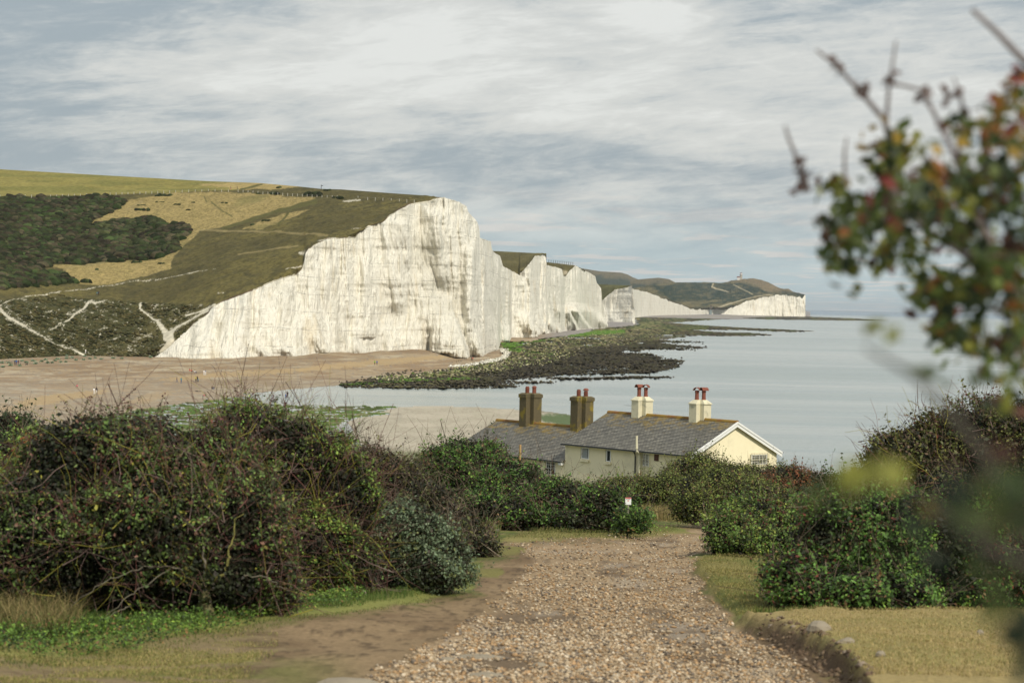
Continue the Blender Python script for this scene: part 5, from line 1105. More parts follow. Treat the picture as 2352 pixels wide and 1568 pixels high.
def window(parent, c0, c1, y, kind, sill=True, bars=0, axis='y'):
    """window on a wall plane y=const (axis y) or x=const (axis x)"""
    (a0, z0), (a1, z1) = c0, c1; fw = .06
    f = (lambda m, A0, A1, d0, d1, Z0, Z1: m.box(A0, A1, y-d1, y-d0, Z0, Z1)) if axis == 'y' else (lambda m, A0, A1, d0, d1, Z0, Z1: m.box(y+d0, y+d1, A0, A1, Z0, Z1))
    m = MB(); f(m, a0+fw, a1-fw, -.02, .012, z0+fw, z1-fw); wd = m.build('window', M_glass, parent)
    m = MB(); f(m, a0, a0+fw, -.02, .04, z0, z1); f(m, a1-fw, a1, -.02, .04, z0, z1); f(m, a0+fw, a1-fw, -.02, .04, z0, z0+fw); f(m, a0+fw, a1-fw, -.02, .04, z1-fw, z1)
    if kind == 'casement':
        mid = (a0+a1)/2; f(m, mid-.035, mid+.035, -.02, .037, z0+fw, z1-fw)
        for k_ in range(1, 4): zz_ = z0+(z1-z0)*k_/4; f(m, a0+fw, mid-.035, 0, .025, zz_-.011, zz_+.011); f(m, mid+.035, a1-fw, 0, .025, zz_-.011, zz_+.011)
        for s_ in (.25, .75): xx = a0+(a1-a0)*s_; f(m, xx-.011, xx+.011, 0, .028, z0+fw, z1-fw)
    m.build('frame', M_white, wd)
    if kind == 'curtain': m = MB(); f(m, a0+fw+.02, a0+(a1-a0)*.8, .012, .016, z0+fw, z1-fw-.02); m.build('curtain', M_curtain, wd)
    if sill: m = MB(); f(m, a0-.16, a1+.06, -.05, .14, z0-.20, z0-.06); m.build('sill', M_cream, wd)
    if bars:
        m = MB()
        for k_ in range(bars): xx = a0-.12+(a1-a0+.24)*k_/(bars-1); f(m, xx-.012, xx+.012, .10, .124, z0-.1, z1+.1)
        for zz_ in (z0-.1, (z0+z1)/2, z1+.1): f(m, a0-.14, a1+.14, .125, .15, zz_-.014, zz_+.014)
        m.build('grille', M_creamc, wd)
    # flat strip left of the frame: darkened wall cream paints a recess's shade
    m = MB(); f(m, a0-.13, a0-.002, -.02, .006, z0, z1); m.build('reveal_shade', M_reveal_shade, wd)
    return wd
M_reveal_shade = mat_plain('window reveal', (.42, .38, .25), .9, .05, 3)  # wall cream at about half tone, shade put into the colour
def rect(u0, v0, u1, v1, axis, val):
    a = hit(u0, v0, axis, val); b_ = hit(u1, v1, axis, val); i = 1-axis
    return (min(a[i], b_[i]), min(a[2], b_[2])), (max(a[i], b_[i]), max(a[2], b_[2]))
def c5p(x, y): return 1033.6+x*.3662, 832.6+y*.3662
yf = -4.355
for (x0, y0, x1, y1, kd, bars) in ((828,531,872,606,'curtain',0), (984,546,1009,622,'plain',0), (1212,566,1248,650,'casement',5)):
    a, b_ = c5p(x0, y0); c_, d_ = c5p(x1, y1); r0, r1 = rect(a, b_, c_, d_, 1, yf); window(cott, r0, r1, yf, kd, bars == 0, bars)
a, b_ = c5p(1890, 577); c_, d_ = c5p(1985, 635); r0, r1 = rect(a, b_, c_, d_, 0, -.215); window(cott, r0, r1, -.215, 'casement', False, 12, 'x')
a, b_ = c5p(1284, 573); c_, d_ = c5p(1308, 617); r0, r1 = rect(a, b_, c_, d_, 1, yf); mb = MB(); mb.box(r0[0], r1[0], yf-.06, yf+.01, r0[1], r1[1]); mb.box(r0[0]+.07, r1[0]-.07, yf-.075, yf-.06, r0[1]+.1, r1[1]-.1); mb.build('plaque', M_brownp, cott)
# cream vent pipe with an offset, and the black downpipe
def fp(x, y, off): u_, v_ = c5p(x, y); return hit(u_, v_, 1, off)
q = [fp(1171, 458, -4.9), fp(1171, 535, -4.9), fp(1172, 555, -4.88), fp(1190, 572, -4.55), fp(1190, 592, -4.5), fp(1190, 600, -4.5)]; q.append(np.array([q[-1][0], -4.5, .2]))
mb = MB(); mb.tube(q, .075, 10); mb.tube([q[4]+[0, 0, .05], q[4]-[0, 0, .06]], .10, 10); mb.tube([q[1], q[1]-[0, 0, .06]], .095, 10); mb.build('vent_pipe', M_creamc, cott, smooth=False)
q = [fp(1152, 556, -4.66), fp(1160, 572, -4.5), fp(1162, 590, -4.45)]; q.append(np.array([q[-1][0], -4.45, .2])); MB().tube(q, .05, 8).build('downpipe', M_dark, cott)
q = fp(1100, 289, 0); mb = MB(); mb.tube([(-10.2, 0, 21.0-BZ-.35), (-11.6, .3, 21.0-BZ-.38)], .012, 5)
for k_ in range(6): xx = -10.5-.18*k_; mb.tube([(xx, -.12, 21.0-BZ-.36), (xx, .14, 21.0-BZ-.36)], .006, 4)
mb.build('aerial', M_lead, cott)
# the lower wing
wing = empty('cottage', R0, ANG); tag(wing, 'lower slate roofed cottage adjoining on the left with two tall brown moss stained chimneys', 'cottage')
shell_walls(-LW+.2, -LM+.10, 4.35, ZR2-4.35*SL_R-.10, ZR2-.13, wing, M_cream)
stepped_roof(-LW, -LM+.11, ZR2, 4.6, SL_R, 25, wing); ridge(-LW-.02, -LM+.10, ZR2, wing)
stack(wing, -LM-2.92, ZR2-1.0, 21.03-BZ, M_brownc, 'brown', 'rR', .80, .42); stack(wing, -LM-8.8, ZR2-1.0, 21.0-BZ, M_brownc, 'brown', 'rc', .80, .42)
mb = MB(); mb.box(-LW, -LM-.02, -4.74, -4.62, ZE2-.10, ZE2-.01); mb.build('gutter', M_dark, wing)
mb = MB(); mb.box(-LM-.35, -LM+.02, -4.62, -4.37, ZE2-.28, ZE2-.105); mb.build('soffit', M_white, wing)
a, b_ = c5p(607, 617); c_, d_ = c5p(661, 707); r0, r1 = rect(a, b_, c_, d_, 1, yf); window(wing, r0, r1, yf, 'casement', True)
a = fp(440, 535, -5.2); mb = MB(); mb.box(a[0]-.06, a[0]+.06, -5.26, -5.14, 0, a[2]+.25); mb.build('timber_post', mat_plain('pale timber', (.42, .27, .12), .8), wing)
nt_p = np.array([P(u, v, 65.0+(u % 5)*.2) for u, v in zip(rng.uniform(1415, 1490, 420), 1166+rng.random(420)**.7*52)])
V, F, C = leaves(nt_p, np.tile([0, -.6, .8], (420, 1)), 6, .10, .05, 'bramble', 57, lambda q, c, r: c*np.array([.75, .7, .6])); tag(mesh_np('nettles', V, F, M_leaf, cols=C), kind='stuff')
# sign at the bend
sp = P(1443, 1149, 65.6); sg = empty('warning_sign', (sp[0], sp[1], zg(sp[0], sp[1])))
tag(sg, 'small white warning sign with a red header on a post among the nettles', 'sign')
w2 = 6.5*69/FOC; hh2 = 12*69/FOC; zz = sp[2]-sg.location.z
M_red = mat_plain('sign red', (.55, .03, .02), .5, .05); M_black = mat_plain('sign lettering', (.03, .03, .03), .6)
mb = MB(); mb.box(-w2, w2, -.01, .01, zz-hh2*.75, zz+hh2*.55); mb.build('board', M_white, sg)
mb = MB(); mb.box(-w2, w2, -.016, -.0105, zz+hh2*.40, zz+hh2*.545); mb.build('header', M_red, sg)
mb = MB()
for k_ in range(7): mb.box(-w2*.75+k_*w2*.21, -w2*.75+k_*w2*.21+w2*.15, -.014, -.0105, zz+hh2*.22, zz+hh2*.30)
mb.build('lettering', M_black, sg); MB().box(-w2*.25, w2*.25, -.014, -.0105, zz-hh2*.08, zz+.01).build('arrow', M_red, sg)
MB().box(-.03, .03, .0105, .06, -.2, zz+.05).build('post', mat_plain('grey post', (.3, .27, .22), .9), sg)

# ================================================================== lighthouse and hamlet far off
M_lh = mat_plain('granite tower', (.36, .33, .27), .9, .1, .3); M_lw = mat_plain('lighthouse white', (.72, .71, .68), .7, .05, .3); M_lr = mat_plain('red brown band', (.13, .05, .04), .8)
lp = F_pt(1702, 641.5); YL = lp[1]; px = YL/FOC
lh = empty('lighthouse', lp); tag(lh, 'squat stone lighthouse with a white lantern on the crest of the far headland', 'lighthouse')
def lth(name, prof, mat): return MB().lathe(0, 0, [(a*px, z_*px) for a, z_ in prof], 16).build(name, mat, lh)
lth('tower', [(3.4,-3),(3.2,0),(2.7,9.6)], M_lh); lth('gallery', [(3.3,9.6),(3.3,10.4)], M_lr); lth('lantern_room', [(2.6,10.4),(2.9,10.5),(3.0,13.6)], M_lw); lth('dome', [(3.1,13.6),(2.0,14.8),(.6,15.3),(.35,16.2)], M_lr)
mb = MB(); mb.box(-9*px, -2.2*px, -3*px, 3*px, -3*px, 4*px); ho = mb.build('house', M_lw, lh)
mb = MB(); mb.add([(x_*px, y_*px, z_*px) for x_ in (-9.2, -2.2) for y_, z_ in ((-3.2, 4), (3.2, 4), (0, 6.6))], [(0,1,2),(5,4,3),(0,3,4,1),(1,4,5,2),(2,5,3,0)]); mb.build('roof', M_lr, lh)
for k_ in range(3): MB().box((-8+2*k_)*px, (-7.1+2*k_)*px, -3.1*px, -3.0*px, 1*px, 2.4*px).build('window', M_glass, ho)
MB().box(-9.3*px, -8.1*px, -2*px, 2*px, 3*px, 6.2*px).build('chimney', M_lr, lh)
M_hb = mat_plain('dark tile hanging', (.10, .075, .06), .9, .15, .1); M_hs = mat_plain('grey roof', (.24, .27, .31), .8, .1, .1); M_hg = mat_plain('pale green wall', (.30, .36, .30), .9)
def farhouse(label, u0, v0, u1, v1, wall, roofm, Y, depth=8, win=5, chim=2, name='house'):
    p0 = P(u0, v1, Y); p1 = P(u1, v1, Y); hgt = (v1-v0)*Y/FOC; w_ = p1[0]-p0[0]
    e = empty(name, p0); tag(e, label, 'building'); wl = MB().box(0, w_, 0, depth*2, -6, hgt*.72).build('wall', wall, e)
    MB().add([(x_, y_, z_) for x_ in (-.4, w_+.4) for y_, z_ in ((-.4, hgt*.72), (depth*2+.4, hgt*.72), (depth, hgt))], [(0,1,2),(5,4,3),(0,3,4,1),(1,4,5,2),(2,5,3,0)]).build('roof', roofm, e)
    for k_ in range(win):
        for zz_ in ((.12, .32) if hgt < 12 else (.08, .24, .42, .58)):
            if hgt < 12 and zz_ > .2: continue
            MB().box(w_*(k_+.25)/win, w_*(k_+.7)/win, -.15, -.02, hgt*zz_, hgt*(zz_+.10)).build('window', M_glass, wl)
    for k_ in range(chim): MB().box(w_*(k_+.5)/max(chim, 1)-1, w_*(k_+.5)/max(chim, 1)+1, depth-1, depth+1, hgt*.8, hgt*1.18).build('chimney', M_hb, e)
    return e
c6p = lambda x, y: (1550.3+x*.1465, 602.9+y*.1465)
YB = 7260
for lb, x0, y0, x1, y1, wl, rf, wn, ch in (('tall dark hotel with a pale roof and chimneys at the dip between the far cliffs',443,668,518,742,M_hb,M_hs,5,2), ('pale green end house against the tall dark hotel',519,672,547,742,M_hg,M_hs,2,1),
      ('long low grey roofed building left of the dark hotel',300,697,400,735,M_lw,M_hs,6,0), ('small grey shed leftmost in the far hamlet',250,693,296,722,M_hb,M_hs,3,0), ('low grey annexe touching the left side of the dark hotel',402,698,440,740,M_hb,M_hs,3,0)):
    a, b_ = c6p(x0, y0); c_, d_ = c6p(x1, y1); farhouse(lb, a, b_, c_, d_, wl, rf, YB-60, win=wn, chim=ch)
a, b_ = c6p(550, 665); c_, d_ = c6p(580, 808); p0 = P(a, d_, YB-330); p1 = P(c_, b_, YB-330); st = empty('stair_tower', p0); tag(st, 'dark beach access stairs on a grey base below the far hotel', 'stairs')
w_ = p1[0]-p0[0]; h_ = p1[2]-p0[2]; MB().box(-w_*.3, w_*1.0, 0, 20, -2, h_*.48).build('base', mat_plain('sea wall concrete', (.20, .24, .24), .9, .2, .2), st)
mb = MB()
for k_ in range(5): mb.box(w_*.2*k_, w_*.2*k_+.8, 0, 1, h_*.48, h_)
for k_ in range(5): mb.box(0, w_*.9, .2, 8, h_*(.52+.1*k_), h_*(.54+.1*k_))
mb.build('steps', M_hb, st)
# ================================================================== hillside scrub, fences, signpost
def blob_mesh(cs, rs, flat, seed, cols):
    rs = np.asarray(rs, float); Vs = []
    bs = bpy.data.meshes.new('t'); bm = bmesh.new(); bmesh.ops.create_icosphere(bm, subdivisions=2, radius=1); bm.to_mesh(bs); bm.free()
    b0 = np.array([v.co[:] for v in bs.vertices]); f0 = np.array([p.vertices[:] for p in bs.polygons]); bpy.data.meshes.remove(bs)
    r = np.random.default_rng(seed); n = len(cs)
    q = b0[None]+np.asarray(cs)[:, None]*.37; k_ = .70+.75*fbm(q[..., 0]*2.3, q[..., 1]*2.3, q[..., 2]*2.3, 3, seed)
    V = b0[None]*k_[..., None]*np.stack([rs, rs, rs*flat], -1)[:, None]+np.asarray(cs)[:, None]
    cc = np.array(cols)[r.integers(0, len(cols), n)][:, None]*r.uniform(.55, 1.5, (n, 1, 1))*r.uniform(.75, 1.3, (n, len(b0), 1))
    F = (f0[None]+(np.arange(n)*len(b0))[:, None, None]).reshape(-1, 3); return V.reshape(-1, 3), F, np.broadcast_to(cc, V.shape).reshape(-1, 3)
M_scrub = mat_attr('hill scrub', .95, (.25, .3), (1.2, .5), (1.5, .8, .8), spec=.03)
def pts_in(poly, n, seed, lim=(-60, 1000)):
    r = np.random.default_rng(seed); a = np.array([p[:2] for p in poly]); lo, hi_ = np.maximum(a.min(0), [lim[0], 0]), a.max(0)
    u = r.uniform(lo[0], hi_[0], n*4); v = r.uniform(lo[1], hi_[1], n*4); nz = fbm(u/16, v/9, 0, 3, 9)-.5
    k_ = sdf(u, v, poly)+nz*12 < -1; return u[k_][:n], v[k_][:n]
u_, v_ = pts_in(SCRUB, 5200, 61)
cs = np.array([hill_pt(a, b_) for a, b_ in zip(u_, v_)]); r = np.random.default_rng(5); rs = r.uniform(.8, 2.7, len(cs))*(.6+.9*fbm(u_/20, v_/10, 0, 2, 3))
V, F, C = blob_mesh(cs, rs, .75, 62, [(.026,.033,.014),(.021,.025,.012),(.034,.038,.016),(.046,.040,.023),(.032,.027,.017),(.030,.044,.015)])
nz = fbm(u_/26, v_/12, 0, 3, 19); C = C.reshape(len(cs), -1, 3)*np.where(nz > .58, 1.45, 1.0)[:, None, None]
tag(mesh_np('scrub', V, F, M_scrub, cols=C.reshape(-1, 3), smooth=True), kind='stuff')
u_, v_ = pts_in(SLOPE, 3200, 71, (0, 480)); kk = np.min([pline(u_, v_, T) for T in PATHS], 0) > 2.5; u_, v_ = u_[kk], v_[kk]; cs = np.array([hill_pt(a, b_) for a, b_ in zip(u_, v_)])
V, F, C = blob_mesh(cs, r.uniform(.3, .95, len(cs)), .5, 72, [(.060,.056,.024),(.040,.042,.018),(.085,.072,.032)])
tag(mesh_np('heath_tufts', V, F, M_scrub, cols=C, smooth=True), kind='stuff')
SHR = [(1095,305,55,9,'long dark gorse clump under the pasture fence line'),(1068,348,38,4,'flat gorse patch high in the dry grass left of the thin paths'),(1190,363,26,5,'gorse patch in the dry grass right of the flat one'),(1508,355,24,6,'oval gorse bush in the dry grass beside the thin right hand path'),
       (1265,400,15,5,'small round gorse bush in the middle of the dry grass'),(950,372,30,6,'upper of two stacked gorse clumps at the left of the dry grass'),(955,398,50,7,'lower and wider of two stacked gorse clumps at the left of the dry grass'),(1235,498,38,7,'gorse clump at the right tip of the big scrub'),
       (1790,475,27,8,'larger gorse bush in the tan strip above the green track'),(1695,500,16,6,'smaller gorse bush in the tan strip above the green track'),(1872,252,16,7,'gorse bush on the skyline near the two hill walkers'),(1300,350,12,4,'tiny gorse bush between the two thin paths'),
       (925,752,32,9,'gorse bush at the top of the lower dry bank'),(1083,762,20,7,'gorse bush at the right end of the lower dry bank'),(650,802,8,6,'tiny bush on the lower dry bank'),(2202,271,22,7,'gorse bush right of the signpost on the skyline'),(1840,293,30,10,'gorse bushes along the fence below the skyline'),
       (2110,300,55,13,'long gorse belt along the fence near the chalk scar'),(580,882,25,12,'gorse bush where the lower dry bank meets the big scrub'),(2270,322,30,9,'gorse bush just left of the chalk scar'),(1735,290,14,5,'small gorse bush on the fence line left of the gorse row')]
for i, (x_, y_, w_, h_, lb) in enumerate(SHR):
    (u0, v0), = c1([(x_, y_)]); n_ = max(6, int(w_/3)); rr = np.random.default_rng(100+i)
    uu_ = u0+rr.uniform(-1, 1, n_)*w_*.30; vv_ = v0+rr.uniform(-1, 1, n_)*h_*.10; cs = np.array([hill_pt(a, min(b_+1.5, 900)) for a, b_ in zip(uu_, vv_)])
    V, F, C = blob_mesh(cs, rr.uniform(.6, 1.0, n_)*h_*.34*.3*cs[:, 1].mean()/1200*1.6, .9, 200+i, [(.026,.034,.014),(.034,.044,.017),(.022,.026,.013)])
    o_ = cs.mean(0); ob = mesh_np('gorse_bush', V-o_, F, M_scrub, cols=C, smooth=True); ob.location = o_; tag(ob, lb, 'bush', 'gorse bushes on the hillside')
M_post = mat_plain('fence timber', (.42, .40, .34), .9); M_postd = mat_plain('dark post', (.05, .045, .04), .9)
def fence(label, line, step, fn, h_=1.5, w_=.28, mat=None):
    pts = []
    for (a, b_), (c_, d_) in zip(line[:-1], line[1:]):
        k_ = max(1, int(abs(c_-a)/step)); pts += [(a+(c_-a)*j/k_, b_+(d_-b_)*j/k_) for j in range(k_)]
    ws = [fn(a, b_) for a, b_ in pts[:95]]; o_ = ws[0]; e = empty('fence', o_); tag(e, label, 'fence')
    proto = MB().box(-w_/2, w_/2, -w_/2, w_/2, -.3, h_).build('post', mat or M_post, e); proto.location = (0, 0, 0)
    for q_ in ws[1:]:
        c_ = proto.copy(); COL.objects.link(c_); c_.parent = e; c_.location = q_-o_
    Vt, Ft, Ct = tubes_np(np.array(ws)[None]-o_+[0, 0, h_*.8], np.array([.03]), np.array([.03]), [(.2, .2, .18)], 4); mesh_np('wire', Vt, Ft, M_bark, e, Ct)
hp = lambda a, b_: hill_pt(a, b_)
fence('long wire fence of pale posts between the pasture and the scrub', [p[:2] for p in c1([(0,318),(340,317),(860,300),(1180,287),(1400,279),(1580,283)])], 13, hp)
fence('wire fence of pale posts running below the gorse row towards the chalk scar', [p[:2] for p in c1([(1600,283),(1700,290),(1900,306),(2130,320),(2300,325)])], 10, hp)
fence('wire fence along the turf near the main cliff top', [p[:2] for p in c2([(420,172),(490,182),(600,186),(720,194),(880,205)])], 13, hp)
fC = lambda a, b_: P(a, b_, 2010)
fence('thin fence on the skyline of the third cliff', [p[:2] for p in c2([(1800,634),(1850,637),(1990,651)])], 4.5, fC, 2.6, .4, M_postd)
p = hill_pt(737.6, 436.5); sp_ = empty('fingerpost', p); tag(sp_, 'wooden fingerpost standing on the skyline of the green hill', 'signpost')
MB().box(-.14, .14, -.14, .14, -.3, 3.0).build('post', M_postd, sp_); MB().box(-.1, 1.1, -.1, .1, 2.3, 2.6).build('arm', M_postd, sp_)
# ================================================================== people and dogs
def figure(joints, edges, rad, name='body'):
    names = list(joints); me = bpy.data.meshes.new(name); me.from_pydata([joints[n_] for n_ in names], [(names.index(a), names.index(b_)) for a, b_ in edges], []); me.update()
    ob = bpy.data.objects.new(name, me); COL.objects.link(ob); md = ob.modifiers.new('s', 'SKIN'); md.use_smooth_shade = True
    for i, n_ in enumerate(names):
        sv = me.skin_vertices[0].data[i]; sv.radius = (rad[n_], rad[n_]); sv.use_root = (i == 0)
    s2_ = ob.modifiers.new('u', 'SUBSURF'); s2_.levels = 1; s2_.render_levels = 1
    dg = bpy.context.evaluated_depsgraph_get(); m2 = bpy.data.meshes.new_from_object(ob.evaluated_get(dg)); bpy.data.objects.remove(ob); 
    segs = [(Vector(joints[a]), Vector(joints[b_]), (a, b_)) for a, b_ in edges]
    def near(p):
        best = None
        for a, b_, nm in segs:
            d = b_-a; t_ = max(0, min(1, (p-a).dot(d)/max(d.length_squared, 1e-9))); q_ = (p-a-d*t_).length
            if best is None or q_ < best[0]: best = (q_, nm)
        return best[1]
    return m2, near
SKN = mat_plain('skin', (.45, .27, .18), .6)
CM = {k_: mat_plain('cloth '+k_, c_, .9, .1, 5) for k_, c_ in dict(navy=(.02,.03,.09), blue=(.03,.10,.35), black=(.015,.015,.018), white=(.75,.75,.75), red=(.45,.04,.03), pink=(.55,.12,.16), green=(.16,.40,.03), teal=(.04,.22,.26), plum=(.10,.03,.07), grey=(.25,.26,.28), yellow=(.45,.42,.10), orange=(.55,.13,.04), denim=(.06,.09,.18), beige=(.40,.33,.24)).items()}
HAIR = mat_plain('hair', (.03, .02, .012), .7)
R_J = dict(pelvis=.13, spine=.12, chest=.14, neck=.055, head=.10, crown=.075, hipL=.09, hipR=.09, kneeL=.06, kneeR=.06, ankL=.042, ankR=.042, toeL=.036, toeR=.036, shL=.06, shR=.06, elL=.045, elR=.045, wrL=.032, wrR=.032, haL=.036, haR=.036)
E_J = [('pelvis','spine'),('spine','chest'),('chest','neck'),('neck','head'),('head','crown'),('pelvis','hipL'),('hipL','kneeL'),('kneeL','ankL'),('ankL','toeL'),('pelvis','hipR'),('hipR','kneeR'),('kneeR','ankR'),('ankR','toeR'),('chest','shL'),('shL','elL'),('elL','wrL'),('wrL','haL'),('chest','shR'),('shR','elR'),('elR','wrR'),('wrR','haR')]
def pose(kind):
    j = dict(pelvis=(0,0,.95), spine=(0,0,1.17), chest=(0,0,1.38), neck=(0,0,1.50), head=(0,-.01,1.60), crown=(0,-.01,1.69), hipL=(.1,0,.90), kneeL=(.11,-.02,.50), ankL=(.11,.02,.08), toeL=(.11,-.13,.035), hipR=(-.1,0,.90), kneeR=(-.11,-.02,.50), ankR=(-.11,.02,.08), toeR=(-.11,-.13,.035),
             shL=(.19,0,1.41), elL=(.25,.03,1.13), wrL=(.25,-.05,.88), haL=(.25,-.08,.79), shR=(-.19,0,1.41), elR=(-.25,.03,1.13), wrR=(-.25,-.05,.88), haR=(-.25,-.08,.79))
    if kind == 'walk': j.update(kneeL=(.1,-.22,.52), ankL=(.1,-.30,.09), toeL=(.1,-.45,.06), kneeR=(-.1,.06,.50), ankR=(-.1,.33,.14), toeR=(-.1,.22,.035), elL=(.24,.16,1.15), wrL=(.24,.14,.90), haL=(.24,.12,.81), elR=(-.24,-.10,1.15), wrR=(-.24,-.26,.96), haR=(-.24,-.33,.90))
    if kind == 'sit':
        j = {k_: (a, b_, c_-.80) for k_, (a, b_, c_) in j.items()}; j.update(kneeL=(.13,-.36,.40), ankL=(.13,-.52,.07), toeL=(.13,-.66,.05), kneeR=(-.13,-.36,.38), ankR=(-.13,-.50,.07), toeR=(-.13,-.64,.05), hipL=(.1,-.02,.13), hipR=(-.1,-.02,.13), elL=(.26,-.10,.36), wrL=(.18,-.32,.36), haL=(.14,-.38,.38), elR=(-.27,.12,.36), wrR=(-.28,.16,.12), haR=(-.28,.17,.04))
    if kind == 'bend': j.update(spine=(0,-.16,1.06), chest=(0,-.36,1.06), neck=(0,-.46,1.03), head=(0,-.54,.97), crown=(0,-.61,.92), shL=(.19,-.37,1.06), elL=(.22,-.42,.78), wrL=(.20,-.45,.55), haL=(.20,-.46,.47), shR=(-.19,-.37,1.06), elR=(-.22,-.42,.78), wrR=(-.20,-.45,.55), haR=(-.20,-.46,.47))
    if kind == 'crouch': j.update(pelvis=(0,.1,.35), spine=(0,-.02,.55), chest=(0,-.18,.70), neck=(0,-.26,.78), head=(0,-.33,.85), crown=(0,-.37,.93), hipL=(.1,.06,.33), kneeL=(.16,-.30,.48), ankL=(.13,0,.08), toeL=(.13,-.14,.035), hipR=(-.1,.06,.33), kneeR=(-.16,-.30,.48), ankR=(-.13,0,.08), toeR=(-.13,-.14,.035), shL=(.18,-.19,.72), elL=(.22,-.36,.52), wrL=(.16,-.50,.32), haL=(.15,-.54,.22), shR=(-.18,-.19,.72), elR=(-.22,-.36,.52), wrR=(-.16,-.50,.32), haR=(-.15,-.54,.22))
    if kind == "lie":
        g = pose('stand'); j = {k_: (c_-.85, a, .14+b_) for k_, (a, b_, c_) in g.items()}; j['toeL'] = (-.80, .11, .22); j['toeR'] = (-.80, -.11, .22); j['kneeL'] = (-.35, .13, .34)
    return j
PM = {}
for kd in ('stand', 'walk', 'sit', 'bend', 'crouch', 'lie'):
    jj = pose(kd); m2, near = figure(jj, E_J, R_J)
    m2.materials.clear()
    for q_ in range(3): m2.materials.append(SKN)
    for pg in m2.polygons:
        a, b_ = near(pg.center); s_ = {a, b_}
        pg.material_index = 2 if s_ & {'kneeL','kneeR','ankL','ankR','toeL','toeR','hipL','hipR'} else (0 if (s_ & {'head','crown','wrL','wrR','haL','haR'}) and not s_ & {'chest'} and s_ not in ({'shL','elL'}, {'shR','elR'}) else 1)
        pg.use_smooth = True
    hb = MB(); hd = Vector(jj['head']); cr = Vector(jj['crown']); up = (cr-hd).normalized(); vs, fs = lump(1.0, .118, .115, 10, 7)
    hb.add([tuple(Vector(v_)*Vector((.85, 1, 1)) if False else Vector((v_[0]/1.2, v_[1], v_[2]))+hd+up*.055+Vector((0, .03, 0))*(kd != 'lie')) for v_ in vs], fs)
    ho_ = hb.build('hair', HAIR, None, True); hm = ho_.data; bpy.data.objects.remove(ho_); PM[kd] = (m2, hm)
def person(loc, kd, top, bottom, label, face=0, s=1.0, hair=True, group=None):
    e = empty('person', loc, face); e.scale = (s, s, s); tag(e, label, 'person', group)
    b_ = bpy.data.objects.new('body', PM[kd][0]); COL.objects.link(b_); b_.parent = e
    for i, m_ in ((1, CM[top]), (2, CM[bottom])): b_.material_slots[i].link = 'OBJECT'; b_.material_slots[i].material = m_
    h_ = bpy.data.objects.new('hair', PM[kd][1]); COL.objects.link(h_); h_.parent = e
    return e
def BP(x, y): (a, b_), = c4([(x, y)]); return beach_pt(a, b_)
PE = [ (BP(107,290),'stand','navy','black','person in navy leftmost of the three standing by the sea kale',.4), (BP(118,290),'stand','blue','navy','person in a blue jacket in the middle of the three by the sea kale',3), (BP(133,289),'stand','plum','plum','person in plum rightmost of the three by the sea kale',2.6),
  (BP(558,452),'sit','pink','beige','person in pink sitting alone on the stones above the sand strip',1), (BP(680,500),'walk','white','white','barefoot walker in white top and shorts on the sand strip, left of the pair',3.1), (BP(697,499),'walk','black','white','walker in dark top and white shorts, right of the pair on the sand strip',3.1),
  (BP(1280,418),'walk','navy','denim','taller walker in navy, left of a pair on the middle of the beach',1.6), (BP(1311,424),'stand','teal','denim','person in a teal jacket standing right of the taller walker on mid beach',.3),
  (BP(1416,412),'stand','yellow','black','person in pale yellow leftmost of the trio in the middle of the beach',.2), (BP(1427,412),'stand','black','black','person all in black in the middle of the trio on mid beach',.1), (BP(1434,413),'stand','teal','navy','child in turquoise rightmost of the trio on mid beach',0),
  (BP(1372,334),'sit','red','red','person in red sitting leftmost of the row below the cliff foot',1.2), (BP(1387,338),'sit','orange','navy','person in orange and navy sitting second in the row below the cliff foot',1.2), (BP(1410,346),'sit','white','navy','person in a white top sitting rightmost in the row below the cliff',1.3),
  (BP(1476,362),'stand','white','white','person in white standing left of the pair above the sandy stripe',.3), (BP(1487,362),'stand','grey','white','person in a grey top standing right of the pair above the sandy stripe',.3),
  (BP(1432,482),'lie','black','black','person in dark clothes lying flat on the shingle near the water',.1), (BP(1535,464),'sit','black','black','person in black sitting on the shingle, left of the seated pair',.5), (BP(1549,465),'sit','navy','grey','person in navy and grey sitting on the shingle, right of the seated pair',-.5),
  (BP(1468,537),'bend','pink','black','person in pink bending down at the weedy water edge',1.5), (BP(1494,549),'crouch','white','black','person in white crouching at the weedy water edge',1.2), (BP(1831,530),'stand','plum','beige','bare legged person in plum paddling beside a dog',1.2),
  (BP(2067,528),'stand','grey','blue','person in blue shorts wading in the lagoon, left of the two',.2), (BP(2079,526),'stand','black','black','dark figure wading in the lagoon, right of the two',.2) ]
(a, b_), (c_, d_), (e_, f_), (g_, h_) = [p_[:2] for p_ in c2([(541,1375),(557,1377),(1241,1345),(1250,1346)])]
PE += [(beach_pt(a, b_),'walk','green','black','walker in a bright green jacket on the sandy stripe below the cliff',3.1), (beach_pt(c_, d_),'walk','blue','navy','walker in a blue jacket beside the green one below the cliff',3.1), (beach_pt(e_, f_),'stand','black','black','person in black by the toe of the great buttress',.3), (beach_pt(g_, h_),'stand','red','black','person in a red top by the toe of the great buttress',.3)]
(a, b_), (c_, d_), (e_, f_), (g_, h_), (i_, j_) = [p_[:2] for p_ in c1([(1549,266),(1594,266),(652,978),(663,978),(575,1368)])]
PE += [(hill_pt(a, b_),'walk','denim','pink','walker in blue and pink on the ridge path, left of the two',1.5), (hill_pt(c_, d_),'walk','black','black','dark walker on the ridge path, right of the two',1.5), (hill_pt(e_, f_),'walk','teal','navy','hill walker in teal on the turf above the chalk fork, left of the two',2.9), (hill_pt(g_, h_),'walk','navy','black','hill walker in navy on the turf above the chalk fork, right of the two',2.9),
       (hill_pt(i_, j_-.2),'stand','white','white','person in white standing where the chalk path reaches the beach',.2)]
